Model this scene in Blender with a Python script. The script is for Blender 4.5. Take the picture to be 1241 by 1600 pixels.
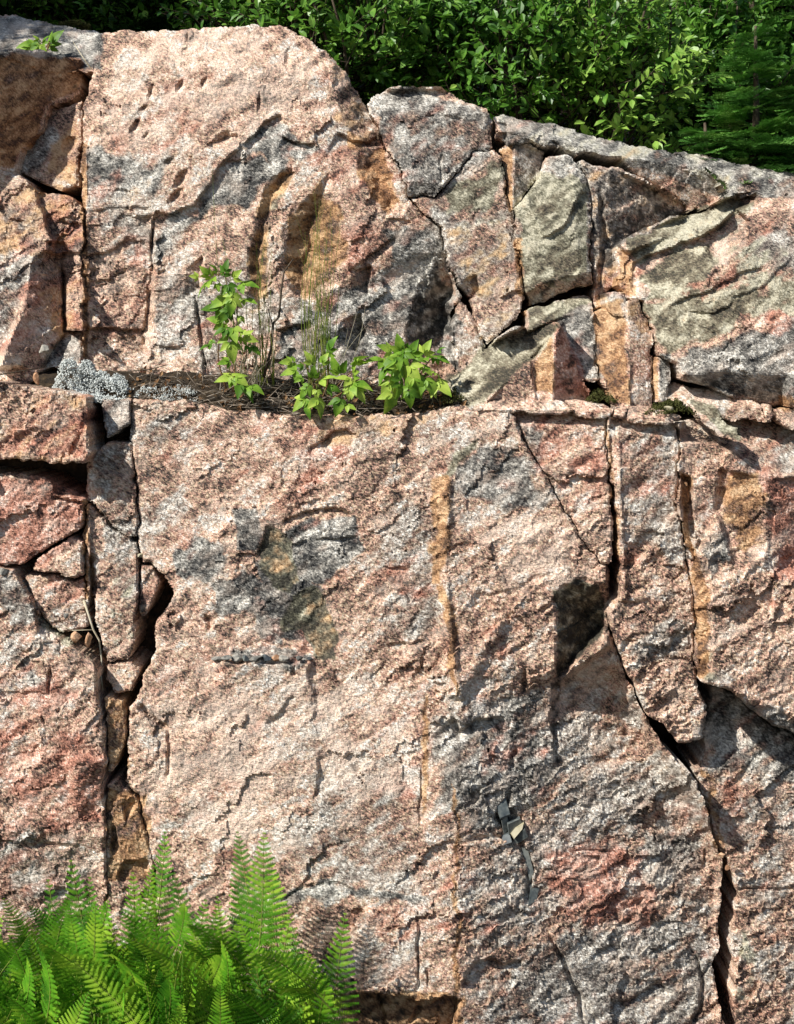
import bpy, math, random
import numpy as np
from mathutils import Vector, Matrix, Euler

# ------------------------------------------------------------------ scene, camera, light
scene = bpy.context.scene
COL = scene.collection
for o in list(bpy.data.objects):
    bpy.data.objects.remove(o)

FPX, CU, CV = 2100.0, 620.5, 800.0        # focal length and centre, in reference units (600 units = 1 m on the face)
D0, PXM = 3.5, 600.0
PITCH = math.radians(6.5)
CAM = np.array([0.0, 0.0, 1.8])
RIGHT = np.array([1.0, 0.0, 0.0])
FWD = np.array([0.0, math.cos(PITCH), -math.sin(PITCH)])
UP = np.array([0.0, math.sin(PITCH), math.cos(PITCH)])

cam_data = bpy.data.cameras.new('camera')
cam = bpy.data.objects.new('camera', cam_data)
COL.objects.link(cam)
cam.location = CAM
cam.rotation_euler = (math.radians(90) - PITCH, 0, 0)
cam_data.sensor_fit = 'VERTICAL'
cam_data.sensor_height = 36.0
cam_data.lens = 36.0 * FPX / 1600.0
cam_data.clip_start = 0.05
cam_data.clip_end = 500
scene.camera = cam

SUN_EL, SUN_AZ = math.radians(43), math.radians(56)       # azimuth: towards camera-left
SUN = Vector((-math.sin(SUN_AZ) * math.cos(SUN_EL), -math.cos(SUN_AZ) * math.cos(SUN_EL), math.sin(SUN_EL)))
world = bpy.data.worlds.new('World')
scene.world = world
world.use_nodes = True
wn = world.node_tree.nodes
sky = wn.new('ShaderNodeTexSky')
sky.sky_type = 'NISHITA'
sky.sun_disc = False
sky.sun_elevation = SUN_EL
sky.sun_rotation = math.atan2(SUN.x, SUN.y)
wn['Background'].inputs['Strength'].default_value = 0.075
world.node_tree.links.new(sky.outputs[0], wn['Background'].inputs['Color'])
sl = bpy.data.lights.new('sun', 'SUN')
sl.energy = 5.0
sl.angle = math.radians(0.53)
sl.color = (1.0, 0.965, 0.90)
so = bpy.data.objects.new('sun', sl)
COL.objects.link(so)
so.location = (-4, -3, 6)
so.rotation_euler = SUN.to_track_quat('Z', 'Y').to_euler()
scene.view_settings.view_transform = 'Standard'
scene.view_settings.look = 'None'
scene.view_settings.exposure = 0.5
scene.view_settings.gamma = 1.0

# ------------------------------------------------------------------ helpers
R = random.Random(7)


def p2w(u, v, d):
    """reference units + distance behind the base plane -> world metres"""
    u = np.asarray(u, float); v = np.asarray(v, float); d = np.asarray(d, float)
    F = D0 + d / PXM
    X = (u - CU) / FPX * F
    Z = -(v - CV) / FPX * F
    return CAM + X[..., None] * RIGHT + Z[..., None] * UP + F[..., None] * FWD


def pw(u, v, d):
    return Vector(p2w(np.array(u), np.array(v), np.array(d)).tolist())


def _h(i, j, s):
    x = np.sin(i * 127.1 + j * 311.7 + s * 74.7) * 43758.5453
    return x - np.floor(x)


def vnoise(x, y, s):
    i = np.floor(x); j = np.floor(y)
    fx = x - i; fy = y - j
    fx = fx * fx * fx * (fx * (fx * 6 - 15) + 10); fy = fy * fy * fy * (fy * (fy * 6 - 15) + 10)
    a = _h(i, j, s); b = _h(i + 1, j, s); c = _h(i, j + 1, s); e = _h(i + 1, j + 1, s)
    return (a + (b - a) * fx) * (1 - fy) + (c + (e - c) * fx) * fy - 0.5


def fbm(x, y, s, o=4, g=0.5):
    t = 0; a = 1.0
    for k in range(o):
        t = t + a * vnoise(x * 2 ** k + 13.7 * k, y * 2 ** k - 7.3 * k, s + k)
        a *= g
    return t


def scallop(x, y, s, conv=0.9, tilt=0.8, mode='min'):
    """chipped, scalloped fracture surface, unit cells"""
    i = np.floor(x); j = np.floor(y)
    best = None
    for di in (-1, 0, 1):
        for dj in (-1, 0, 1):
            ci = i + di; cj = j + dj
            cx = ci + 0.1 + 0.8 * _h(ci, cj, s); cy = cj + 0.1 + 0.8 * _h(ci, cj, s + 3)
            gx = (_h(ci, cj, s + 5) - 0.5) * 2 * tilt; gy = (_h(ci, cj, s + 9) - 0.5) * 2 * tilt
            off = (_h(ci, cj, s + 11) - 0.5) * 0.6
            dx = x - cx; dy = y - cy
            val = off + gx * dx + gy * dy + conv * (dx * dx + dy * dy)
            best = val if best is None else np.minimum(best, val)
    return best


def chips(x, y, s, tilt=1.0, off=0.5):
    """flat chips at random tilts with small breaks between them, unit cells"""
    i = np.floor(x); j = np.floor(y)
    best = np.full(x.shape, 1e9); val = np.zeros_like(x)
    for di in (-1, 0, 1):
        for dj in (-1, 0, 1):
            ci = i + di; cj = j + dj
            dx = x - ci - 0.1 - 0.8 * _h(ci, cj, s); dy = y - cj - 0.1 - 0.8 * _h(ci, cj, s + 3)
            d2 = dx * dx + dy * dy
            v = (_h(ci, cj, s + 11) - 0.5) * off + ((_h(ci, cj, s + 5) - 0.5) * dx + (_h(ci, cj, s + 9) - 0.5) * dy) * 2 * tilt
            m = d2 < best
            best = np.where(m, d2, best); val = np.where(m, v, val)
    return val


def sdpoly(x, y, poly):
    """signed distance (negative inside), closest point, edge normal (outward-ish)"""
    P = np.asarray(poly, float)
    n = len(P)
    best = np.full(x.shape, 1e18); bx = np.zeros_like(x); by = np.zeros_like(x)
    inside = np.zeros(x.shape, bool)
    for k in range(n):
        ax, ay = P[k]; cx, cy = P[(k + 1) % n]
        ex, ey = cx - ax, cy - ay
        L = ex * ex + ey * ey + 1e-9
        t = np.clip(((x - ax) * ex + (y - ay) * ey) / L, 0, 1)
        px = ax + t * ex; py = ay + t * ey
        d2 = (x - px) ** 2 + (y - py) ** 2
        m = d2 < best
        best = np.where(m, d2, best); bx = np.where(m, px, bx); by = np.where(m, py, by)
        if ay != cy:
            cond = (ay > y) != (cy > y)
            xi = ex * (y - ay) / (ey if ey != 0 else 1e-9) + ax
            inside ^= cond & (x < xi)
    d = np.sqrt(best)
    return np.where(inside, -d, d), bx, by


def sdline(x, y, pts):
    P = np.asarray(pts, float)
    best = np.full(x.shape, 1e18)
    tt = np.zeros_like(x)
    n = len(P) - 1
    for k in range(n):
        ax, ay = P[k]; cx, cy = P[k + 1]
        ex, ey = cx - ax, cy - ay
        t = np.clip(((x - ax) * ex + (y - ay) * ey) / (ex * ex + ey * ey + 1e-9), 0, 1)
        d2 = (x - ax - t * ex) ** 2 + (y - ay - t * ey) ** 2
        m = d2 < best
        best = np.where(m, d2, best); tt = np.where(m, (k + t) / n, tt)
    return np.sqrt(best), tt


def sstep(a, b, x):
    t = np.clip((x - a) / (b - a), 0, 1)
    return t * t * (3 - 2 * t)


def tag(o, label=None, cat=None, group=None, kind=None):
    if label: o['label'] = label
    if cat: o['category'] = cat
    if group: o['group'] = group
    if kind: o['kind'] = kind
    return o


def mesh_obj(name, verts, faces, mat, parent=None, smooth=True, origin=None):
    me = bpy.data.meshes.new(name)
    verts = np.asarray(verts, float)
    if origin is not None:
        verts = verts - np.asarray(origin, float)
    me.from_pydata(verts.tolist(), [], [list(map(int, f)) for f in faces])
    if smooth:
        me.polygons.foreach_set('use_smooth', [True] * len(me.polygons))
    if mat: me.materials.append(mat)
    o = bpy.data.objects.new(name, me)
    if origin is not None: o.location = Vector(tuple(origin))
    COL.objects.link(o)
    if parent is not None:
        o.parent = parent
    return o


def link_mesh(name, me, parent=None, matrix=None):
    o = bpy.data.objects.new(name, me)
    COL.objects.link(o)
    if parent is not None: o.parent = parent
    if matrix is not None: o.matrix_local = matrix
    return o


def empty(name, loc):
    o = bpy.data.objects.new(name, None)
    o.location = loc
    o.empty_display_size = 0.05
    COL.objects.link(o)
    return o


# ------------------------------------------------------------------ materials
def srgb(r, g, b):
    f = lambda c: (c / 255 / 12.92) if c / 255 <= 0.04045 else ((c / 255 + 0.055) / 1.055) ** 2.4
    return (f(r), f(g), f(b), 1.0)


class NT:
    def __init__(self, name):
        self.m = bpy.data.materials.new(name); self.m.use_nodes = True
        self.t = self.m.node_tree; self.n = self.t.nodes
        self.b = self.n['Principled BSDF']

    def node(self, ty, **kw):
        nd = self.n.new('ShaderNode' + ty)
        for k, v in kw.items(): setattr(nd, k, v)
        return nd

    def link(self, a, b): self.t.links.new(a, b)

    def val(self, sock, v):
        if hasattr(v, 'is_linked') or hasattr(v, 'links'): self.link(v, sock)
        else: sock.default_value = v

    def math(self, op, a, b=0.0, clamp=False):
        nd = self.node('Math', operation=op); nd.use_clamp = clamp
        self.val(nd.inputs[0], a); self.val(nd.inputs[1], b)
        return nd.outputs[0]

    def mix(self, f, a, b, blend='MIX'):
        nd = self.node('Mix', data_type='RGBA', blend_type=blend)
        self.val(nd.inputs[0], f); self.val(nd.inputs[6], a); self.val(nd.inputs[7], b)
        return nd.outputs[2]

    def noise(self, vec, scale, detail=3.0, rough=0.55, dist=0.0):
        nd = self.node('TexNoise')
        self.link(vec, nd.inputs['Vector'])
        nd.inputs['Scale'].default_value = scale; nd.inputs['Detail'].default_value = detail
        nd.inputs['Roughness'].default_value = rough; nd.inputs['Distortion'].default_value = dist
        return nd.outputs[0]

    def voro(self, vec, scale, feature='F1'):
        nd = self.node('TexVoronoi', feature=feature)
        self.link(vec, nd.inputs['Vector']); nd.inputs['Scale'].default_value = scale
        return nd

    def ramp(self, fac, stops, interp='LINEAR'):
        nd = self.node('ValToRGB'); nd.color_ramp.interpolation = interp
        cr = nd.color_ramp
        while len(cr.elements) < len(stops): cr.elements.new(0.5)
        for e, (p, c) in zip(cr.elements, stops):
            e.position = p; e.color = c
        self.link(fac, nd.inputs[0])
        return nd.outputs[0]

    def map(self, vec, rot=(0, 0, 0), scale=(1, 1, 1)):
        nd = self.node('Mapping')
        nd.inputs['Rotation'].default_value = rot; nd.inputs['Scale'].default_value = scale
        self.link(vec, nd.inputs['Vector'])
        return nd.outputs[0]


def rock_material():
    """granite: crystal grains from cell noise, mixed by the stone-type and darkening masks carried on the mesh"""
    s = NT('granite')
    pos = s.node('NewGeometry').outputs['Position']
    fol = s.map(s.map(pos, rot=(0, math.radians(-33), 0)), scale=(0.6, 1, 1.2))
    A = s.node('Attribute', attribute_name='rock_a'); B = s.node('Attribute', attribute_name='rock_b')
    sa = s.node('SeparateColor'); s.link(A.outputs['Color'], sa.inputs[0])
    sb = s.node('SeparateColor'); s.link(B.outputs['Color'], sb.inputs[0])
    grey, ochre, green, dark = sa.outputs[0], sa.outputs[1], sa.outputs[2], A.outputs['Alpha']
    red, pale, smooth, tone = sb.outputs[0], sb.outputs[1], sb.outputs[2], B.outputs['Alpha']
    v1 = s.voro(fol, 280)
    g1 = s.node('SeparateColor'); s.link(v1.outputs['Color'], g1.inputs[0])
    fine = s.noise(fol, 135, 3, 0.7)
    v2 = s.voro(fol, 110)
    g2 = s.node('SeparateColor'); s.link(v2.outputs['Color'], g2.inputs[0])
    rnd = s.math('ADD', s.math('MULTIPLY', s.math('ADD', s.math('SUBTRACT', g1.outputs[0], 0.75), s.math('MULTIPLY', g2.outputs[0], 0.5)), 0.42), s.math('MULTIPLY', s.math('SUBTRACT', fine, 0.5), 0.95))
    rnd = s.math('ADD', s.math('ADD', rnd, s.math('MULTIPLY', s.math('SUBTRACT', tone, 0.5), 0.62)), 0.5)
    pink = s.ramp(rnd, [(0.0, srgb(48, 42, 40)), (0.2, srgb(128, 98, 86)), (0.42, srgb(200, 158, 136)),
                        (0.62, srgb(226, 190, 166)), (0.8, srgb(240, 214, 194)), (1.0, srgb(250, 242, 232))])
    cream = s.ramp(rnd, [(0.0, srgb(48, 45, 40)), (0.2, srgb(116, 102, 84)), (0.42, srgb(186, 164, 134)),
                         (0.65, srgb(222, 202, 170)), (1.0, srgb(250, 246, 238))])
    gry = s.ramp(rnd, [(0.0, srgb(24, 25, 27)), (0.22, srgb(66, 65, 63)), (0.45, srgb(114, 111, 105)),
                       (0.68, srgb(164, 159, 149)), (1.0, srgb(234, 229, 218))])
    hue = s.math('MULTIPLY', s.math('ADD', s.math('SUBTRACT', g1.outputs[2], 0.48), s.math('MULTIPLY', s.math('SUBTRACT', fine, 0.5), 1.2)), 4.0, True)
    c = s.mix(s.math('MULTIPLY', hue, 0.75), pink, cream)
    c = s.mix(grey, c, gry)
    rcol = s.ramp(rnd, [(0.0, srgb(54, 36, 32)), (0.22, srgb(120, 76, 62)), (0.5, srgb(182, 120, 98)), (0.75, srgb(214, 158, 136)), (1.0, srgb(240, 206, 186))])
    c = s.mix(s.math('MULTIPLY', red, 0.85), c, rcol)
    c = s.mix(s.math('MULTIPLY', pale, 0.6), c, srgb(244, 222, 202))
    mixn = s.math('ADD', s.math('MULTIPLY', tone, 0.62), s.math('MULTIPLY', s.math('SUBTRACT', s.math('ADD', fine, s.math('MULTIPLY', g1.outputs[0], 0.25)), 0.62), 0.95))
    mixn = s.math('ADD', mixn, 0.2)
    gcol = s.ramp(mixn, [(0.2, srgb(46, 45, 34)), (0.42, srgb(94, 91, 72)), (0.6, srgb(130, 127, 106)), (0.8, srgb(186, 180, 156))])
    c = s.mix(s.math('MULTIPLY', green, 0.9), c, gcol)
    ocol = s.ramp(mixn, [(0.2, srgb(76, 52, 32)), (0.42, srgb(134, 96, 60)), (0.6, srgb(172, 128, 84)), (0.8, srgb(210, 170, 124))])
    c = s.mix(s.math('MULTIPLY', ochre, 0.85), c, ocol)
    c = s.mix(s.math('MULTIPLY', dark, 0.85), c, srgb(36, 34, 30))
    s.link(c, s.b.inputs['Base Color'])
    s.b.inputs['Roughness'].default_value = 0.7
    s.b.inputs['Specular IOR Level'].default_value = 0.35
    hb = s.math('ADD', fine, s.math('MULTIPLY', g1.outputs[1], 0.2))
    bp = s.node('Bump'); bp.inputs['Distance'].default_value = 0.009
    s.link(s.math('SUBTRACT', 1.0, s.math('MULTIPLY', smooth, 0.5)), bp.inputs['Strength'])
    s.link(hb, bp.inputs['Height']); s.link(bp.outputs[0], s.b.inputs['Normal'])
    return s.m


def simple_material(name, stops, scale=40, rough=0.8, spec=0.2, bump=0.0, detail=4, transl=0.0, obj_var=0.0, wave=None):
    s = NT(name)
    pos = s.node('NewGeometry').outputs['Position']
    n = s.noise(pos, scale, detail, 0.6)
    if obj_var:
        oi = s.node('ObjectInfo').outputs['Random']
        n = s.math('ADD', n, s.math('MULTIPLY', s.math('SUBTRACT', oi, 0.5), obj_var))
    c = s.ramp(n, stops)
    s.link(c, s.b.inputs['Base Color'])
    s.b.inputs['Roughness'].default_value = rough
    s.b.inputs['Specular IOR Level'].default_value = spec
    if bump:
        bp = s.node('Bump'); bp.inputs['Distance'].default_value = bump
        s.link(n, bp.inputs['Height']); s.link(bp.outputs[0], s.b.inputs['Normal'])
    if transl:
        tr = s.node('BsdfTranslucent'); s.link(c, tr.inputs[0])
        mx = s.node('MixShader'); mx.inputs[0].default_value = transl
        s.link(s.b.outputs[0], mx.inputs[1]); s.link(tr.outputs[0], mx.inputs[2])
        s.link(mx.outputs[0], s.n['Material Output'].inputs[0])
    return s.m


M_ROCK = rock_material()
M_BED = simple_material('dark_bedrock', [(0.3, srgb(34, 28, 24)), (0.55, srgb(84, 66, 52)), (0.75, srgb(128, 102, 80))], 30, bump=0.01)
M_SOIL = simple_material('forest_soil', [(0.3, srgb(24, 20, 15)), (0.55, srgb(52, 42, 30)), (0.75, srgb(80, 66, 46))], 60, bump=0.01)
M_FLOOR = simple_material('forest_floor', [(0.3, srgb(20, 26, 12)), (0.55, srgb(38, 48, 22)), (0.75, srgb(60, 70, 34))], 4)
M_FERN = simple_material('fern_green', [(0.3, srgb(46, 94, 14)), (0.5, srgb(86, 142, 28)), (0.7, srgb(146, 180, 50))], 14, 0.5, 0.25, transl=0.22, obj_var=0.35)
M_FSTEM = simple_material('fern_stalk', [(0.3, srgb(96, 120, 40)), (0.7, srgb(140, 150, 70))], 30, 0.6)
M_RASP = simple_material('raspberry_leaf_green', [(0.3, srgb(78, 118, 34)), (0.5, srgb(120, 158, 50)), (0.72, srgb(176, 198, 84))], 22, 0.5, 0.25, transl=0.35, obj_var=0.4)
M_CANE = simple_material('cane_brown', [(0.3, srgb(82, 56, 36)), (0.7, srgb(134, 104, 66))], 60, 0.7)
M_LEAF = simple_material('shrub_leaf_green', [(0.3, srgb(58, 100, 32)), (0.5, srgb(98, 144, 50)), (0.72, srgb(152, 184, 84))], 14, 0.42, 0.4, transl=0.34, obj_var=0.3)
M_NEEDLE = simple_material('needle_green', [(0.3, srgb(58, 104, 40)), (0.55, srgb(94, 146, 60)), (0.75, srgb(140, 180, 88))], 20, 0.6, 0.3, transl=0.15, obj_var=0.3)
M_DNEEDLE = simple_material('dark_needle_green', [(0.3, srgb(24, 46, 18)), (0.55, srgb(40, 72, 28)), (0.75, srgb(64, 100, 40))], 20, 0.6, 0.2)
M_BARK = simple_material('bark', [(0.3, srgb(46, 38, 30)), (0.7, srgb(96, 84, 70))], 70, 0.9, bump=0.003)
M_TWIG = simple_material('dead_twig', [(0.3, srgb(84, 74, 64)), (0.5, srgb(132, 120, 106)), (0.75, srgb(186, 176, 162))], 45, 0.85)
M_DEAD = simple_material('dead_leaf', [(0.3, srgb(74, 52, 34)), (0.5, srgb(120, 88, 58)), (0.75, srgb(168, 136, 98))], 60, 0.8, transl=0.2)
M_GRASS = simple_material('grass_blade', [(0.3, srgb(74, 96, 30)), (0.55, srgb(118, 134, 54)), (0.75, srgb(160, 156, 88))], 25, 0.6, transl=0.3, obj_var=0.3)
M_STRAW = simple_material('dry_straw', [(0.3, srgb(176, 162, 130)), (0.7, srgb(226, 216, 192))], 25, 0.7, transl=0.2)
M_LICH = simple_material('reindeer_lichen', [(0.3, srgb(196, 200, 197)), (0.5, srgb(222, 226, 222)), (0.72, srgb(240, 242, 239))], 70, 0.95, 0.1, transl=0.3)
M_MOSS = simple_material('moss', [(0.3, srgb(40, 44, 22)), (0.55, srgb(74, 76, 40)), (0.75, srgb(112, 108, 66))], 80, 0.95, 0.1)
M_STONE = simple_material('pebble_grey', [(0.3, srgb(74, 74, 72)), (0.5, srgb(120, 118, 112)), (0.75, srgb(170, 164, 152))], 90, 0.8, bump=0.002, obj_var=0.5)
M_TANST = simple_material('pebble_tan', [(0.3, srgb(112, 82, 60)), (0.5, srgb(164, 124, 94)), (0.75, srgb(204, 168, 136))], 90, 0.8, bump=0.002, obj_var=0.3)
M_SLATE = simple_material('slate_chip', [(0.3, srgb(46, 52, 56)), (0.5, srgb(78, 84, 84)), (0.75, srgb(120, 122, 116))], 60, 0.35, 0.5, obj_var=0.5)
M_PALE = simple_material('pale_chip', [(0.3, srgb(134, 126, 100)), (0.7, srgb(172, 164, 138))], 60, 0.5, 0.4)

# ------------------------------------------------------------------ rock colours: kinds of stone on the face, and shade put into some dark patches
# (channel, polygon, strength, edge softness)
TH = math.radians(-33)                    # dip of the foliation
GREY, OCH, GRN, DRK, RED, PALE, SMO, LIC = range(8)  # DRK: lichen, dark coating, and in places shade put into the colour
PAINT = []


def paint(ch, poly, s=1.0, soft=10.0):
    PAINT.append((ch, poly, s, soft))


def line_poly(pts, w):
    pts = [np.array(p, float) for p in pts]
    a = []; b = []
    ws = w if isinstance(w, (list, tuple)) else [w] * len(pts)
    for k, p in enumerate(pts):
        q = pts[min(k + 1, len(pts) - 1)] - pts[max(k - 1, 0)]
        n = np.array([-q[1], q[0]]); n /= np.linalg.norm(n) + 1e-9
        a.append(tuple(p + n * ws[k] / 2)); b.append(tuple(p - n * ws[k] / 2))
    return a + b[::-1]


# ---- big upper block
paint(GREY, [(130, 232), (205, 232), (225, 255), (255, 240), (262, 262), (240, 300), (190, 315), (150, 310), (130, 290)], 0.75, 14)
paint(GREY, [(262, 340), (300, 325), (340, 275), (400, 235), (445, 245), (440, 270), (410, 290), (395, 330), (350, 330), (300, 350), (265, 390), (240, 430), (235, 390)], 0.75, 10)
paint(GREY, [(405, 195), (430, 175), (450, 200), (480, 225), (520, 240), (480, 255), (430, 250), (400, 235), (380, 250), (370, 235)], 0.8, 8)
paint(GREY, [(470, 470), (540, 470), (600, 440), (640, 420), (680, 380), (700, 420), (640, 500), (630, 570), (560, 600), (420, 600), (430, 520)], 0.55, 16)
paint(GREY, [(600, 350), (690, 350), (700, 420), (650, 460), (610, 400)], 0.7, 10)
paint(GREY, [(240, 430), (300, 420), (320, 470), (300, 540), (250, 560), (235, 500)], 0.5, 14)
paint(DRK, [(633, 535), (637, 492), (650, 454), (684, 410), (718, 465), (711, 575)], 0.62, 8)  # shade of the deep slot painted over its dark grey rock
paint(GREY, [(633, 535), (637, 492), (650, 454), (684, 410), (718, 465), (711, 575)], 1, 8)
paint(OCH, [(451, 259), (434, 271), (417, 294), (400, 328), (388, 400), (395, 470), (420, 470), (420, 372), (430, 321), (457, 291)], 0.5, 5)
paint(GRN, [(451, 259), (417, 294), (388, 400), (395, 470), (420, 470), (420, 372), (457, 291)], 0.5, 5)
paint(DRK, [(405, 330), (390, 400), (395, 470), (420, 470), (418, 372)], 0.32, 5)
paint(OCH, [(508, 277), (485, 301), (454, 338), (439, 389), (441, 420), (451, 441), (480, 470), (520, 440), (545, 400), (535, 338), (515, 305)], 0.6, 6)
paint(GRN, [(500, 300), (454, 345), (439, 400), (460, 450), (500, 430), (525, 380), (525, 330)], 0.55, 10)
paint(DRK, [(505, 300), (500, 345), (530, 350), (520, 400), (470, 440), (460, 380)], 0.3, 10)
paint(OCH, [(556, 250), (566, 233), (600, 234), (610, 271), (623, 315), (600, 338), (590, 315), (566, 291)], 0.8, 5)
paint(RED, [(556, 250), (566, 233), (600, 234), (610, 271), (623, 315), (600, 338), (590, 315), (566, 291)], 0.6, 5)
paint(OCH, [(530, 205), (575, 205), (590, 225), (560, 240), (535, 235)], 0.6, 8)
paint(OCH, [(500, 60), (540, 100), (575, 180), (592, 210), (560, 215), (530, 190), (520, 130)], 0.35, 10)
paint(DRK, [(530, 100), (565, 150), (592, 205), (560, 215), (545, 160)], 0.42, 8)  # crown flank turned from the sun: its shade painted in
paint(RED, [(130, 370), (235, 350), (240, 420), (235, 520), (135, 510)], 0.35, 15)
paint(DRK, [(150, 512), (225, 515), (222, 575), (200, 585), (150, 570)], 0.3, 8)  # painted shade under the foot of the left column
paint(RED, [(540, 340), (620, 340), (600, 420), (560, 450), (530, 420)], 0.45, 12)
paint(PALE, [(150, 60), (440, 50), (520, 110), (530, 200), (440, 190), (300, 250), (140, 220)], 0.28, 30)
paint(OCH, [(126, 225), (136, 225), (139, 560), (129, 560)], 0.8, 2)
# ---- left stack
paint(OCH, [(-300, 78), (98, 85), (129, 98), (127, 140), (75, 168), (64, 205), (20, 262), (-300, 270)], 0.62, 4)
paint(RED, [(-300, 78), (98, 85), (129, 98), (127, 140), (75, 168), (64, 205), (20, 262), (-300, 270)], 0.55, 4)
paint(OCH, [(90, 170), (127, 158), (127, 290), (95, 298), (60, 285)], 0.4, 8)
paint(GREY, [(60, 205), (88, 175), (85, 220), (55, 280), (25, 265)], 0.5, 6)
paint(RED, [(50, 300), (127, 300), (130, 520), (90, 540), (60, 480), (70, 400)], 0.5, 10)
paint(OCH, [(50, 300), (127, 300), (130, 520), (90, 540), (60, 480), (70, 400)], 0.35, 10)
paint(GREY, [(-300, 320), (40, 320), (50, 410), (30, 490), (0, 560), (-300, 560)], 0.45, 15)
paint(GREY, [(60, 580), (100, 512), (130, 515), (130, 570)], 0.6, 6)
# ---- grey dome behind
paint(GREY, [(-400, -20), (165, 40), (160, 110), (-400, 110)], 1.0, 5)
paint(PALE, [(-400, -20), (165, 40), (160, 110), (-400, 110)], 0.2, 5)
# ---- upper right blocks
paint(GREY, [(575, 150), (640, 130), (768, 175), (768, 240), (680, 310), (640, 310), (600, 230)], 0.62, 5)
paint(GREY, [(640, 310), (680, 345), (700, 400), (720, 470), (740, 500), (750, 420), (700, 300)], 0.5, 10)
paint(GRN, [(768, 233), (790, 250), (790, 310), (750, 330), (700, 330), (690, 300), (735, 265)], 0.55, 14)
paint(OCH, [(690, 345), (800, 330), (815, 420), (818, 490), (760, 535), (735, 470), (700, 400)], 0.26, 20)
paint(OCH, [(779, 230), (800, 224), (803, 330), (793, 330), (788, 262)], 0.75, 3)
paint(DRK, [(803, 224), (852, 238), (842, 272), (805, 330)], 0.35, 4)
paint(OCH, [(803, 370), (815, 370), (826, 480), (818, 500), (808, 450)], 0.7, 4)
paint(GRN, [(806, 320), (850, 262), (916, 285), (922, 380), (915, 425), (826, 460), (812, 400)], 0.78, 6)
paint(GREY, [(850, 240), (900, 245), (920, 290), (925, 450), (900, 400), (890, 290)], 0.7, 6)
paint(DRK, [(823, 461), (923, 425), (925, 450), (881, 458), (827, 482)], 0.35, 3)  # shade on the olive block's underside, put into the colour
paint(GREY, [(770, 170), (900, 195), (1100, 240), (1400, 262), (1400, 310), (1130, 310), (1000, 262), (900, 245), (790, 235)], 0.68, 4)
paint(GRN, [(770, 170), (900, 195), (1100, 240), (1400, 262), (1400, 310), (1130, 310), (1000, 262), (900, 245), (790, 235)], 0.22, 4)
paint(DRK, [(915, 238), (962, 246), (1040, 262), (1120, 290), (1110, 318), (1075, 330), (990, 270)], 0.42, 5)  # painted shade on the capstone below its lit crest
paint(OCH, [(900, 250), (990, 271), (1075, 332), (961, 394), (960, 460), (929, 490), (922, 300)], 0.22, 6)
paint(GREY, [(900, 250), (990, 271), (1075, 332), (961, 394), (960, 460), (929, 490), (922, 300)], 0.5, 6)
paint(GREY, [(1120, 320), (1420, 320), (1420, 420), (1241, 440), (1150, 400)], 0.42, 25)
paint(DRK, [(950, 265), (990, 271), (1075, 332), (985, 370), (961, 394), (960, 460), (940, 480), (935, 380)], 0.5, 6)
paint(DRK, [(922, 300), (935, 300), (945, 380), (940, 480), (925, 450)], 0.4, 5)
# right boulder
paint(GRN, [(975, 375), (1051, 339), (1132, 305), (1180, 305), (1150, 345), (1090, 372), (1030, 392), (1000, 412)], 0.72, 6)
paint(OCH, [(961, 385), (1000, 400), (990, 440), (985, 470), (962, 450)], 0.45, 6)
paint(GRN, [(1000, 425), (1040, 400), (1110, 375), (1120, 400), (1105, 440), (1030, 470), (1005, 470)], 0.85, 8)
paint(GRN, [(1000, 470), (1030, 480), (1110, 455), (1180, 440), (1200, 460), (1130, 520), (1040, 560), (1010, 500)], 0.85, 10)
paint(GRN, [(1180, 450), (1260, 430), (1400, 420), (1400, 480), (1200, 490), (1160, 500)], 0.5, 10)
paint(PALE, [(1120, 370), (1145, 360), (1140, 420), (1115, 410)], 0.9, 6)
paint(GREY, [(1050, 560), (1130, 530), (1241, 490), (1400, 490), (1400, 640), (1200, 640), (1064, 592)], 0.62, 10)
paint(DRK, [(1160, 590), (1215, 590), (1210, 640), (1170, 630)], 0.4, 8)
paint(GREY, [(1150, 320), (1200, 330), (1190, 380), (1150, 370)], 0.45, 10)
paint(RED, [(1030, 470), (1110, 430), (1150, 410), (1180, 430), (1100, 470), (1040, 490)], 0.5, 6)
paint(RED, [(1160, 500), (1241, 470), (1400, 480), (1241, 520), (1150, 530)], 0.4, 8)
paint(OCH, [(1215, 620), (1400, 600), (1400, 660), (1220, 650)], 0.6, 8)
# wedge and slabs on the ledge
paint(GRN, [(695, 592), (759, 540), (825, 510), (878, 500), (858, 535), (800, 590), (752, 632), (720, 635)], 0.85, 4)
paint(OCH, [(835, 560), (862, 525), (868, 560), (866, 612), (838, 615)], 0.7, 4)
paint(RED, [(866, 510), (880, 505), (930, 625), (866, 625)], 0.7, 4)
paint(DRK, [(872, 505), (882, 510), (912, 600), (930, 625), (890, 620), (868, 600)], 0.28, 4)
paint(GRN, [(822, 480), (867, 468), (925, 463), (925, 478), (870, 500), (822, 518)], 0.7, 4)
paint(GREY, [(870, 490), (925, 470), (940, 590), (905, 590)], 0.9, 5)
paint(OCH, [(926, 485), (975, 468), (980, 560), (985, 635), (950, 632), (930, 560)], 0.62, 5)
paint(RED, [(940, 545), (985, 550), (990, 640), (955, 635)], 0.45, 8)
paint(OCH, [(978, 466), (1005, 470), (1022, 530), (1000, 520), (980, 500)], 0.35, 5)
paint(RED, [(985, 550), (1022, 540), (1022, 620), (985, 632)], 0.4, 6)
paint(GREY, [(945, 455), (978, 452), (980, 480), (949, 485)], 0.9, 3)
paint(OCH, [(1018, 552), (1028, 552), (1028, 622), (1018, 622)], 0.75, 2)
paint(GREY, [(1030, 552), (1050, 552), (1050, 620), (1030, 620)], 0.8, 2)
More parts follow.
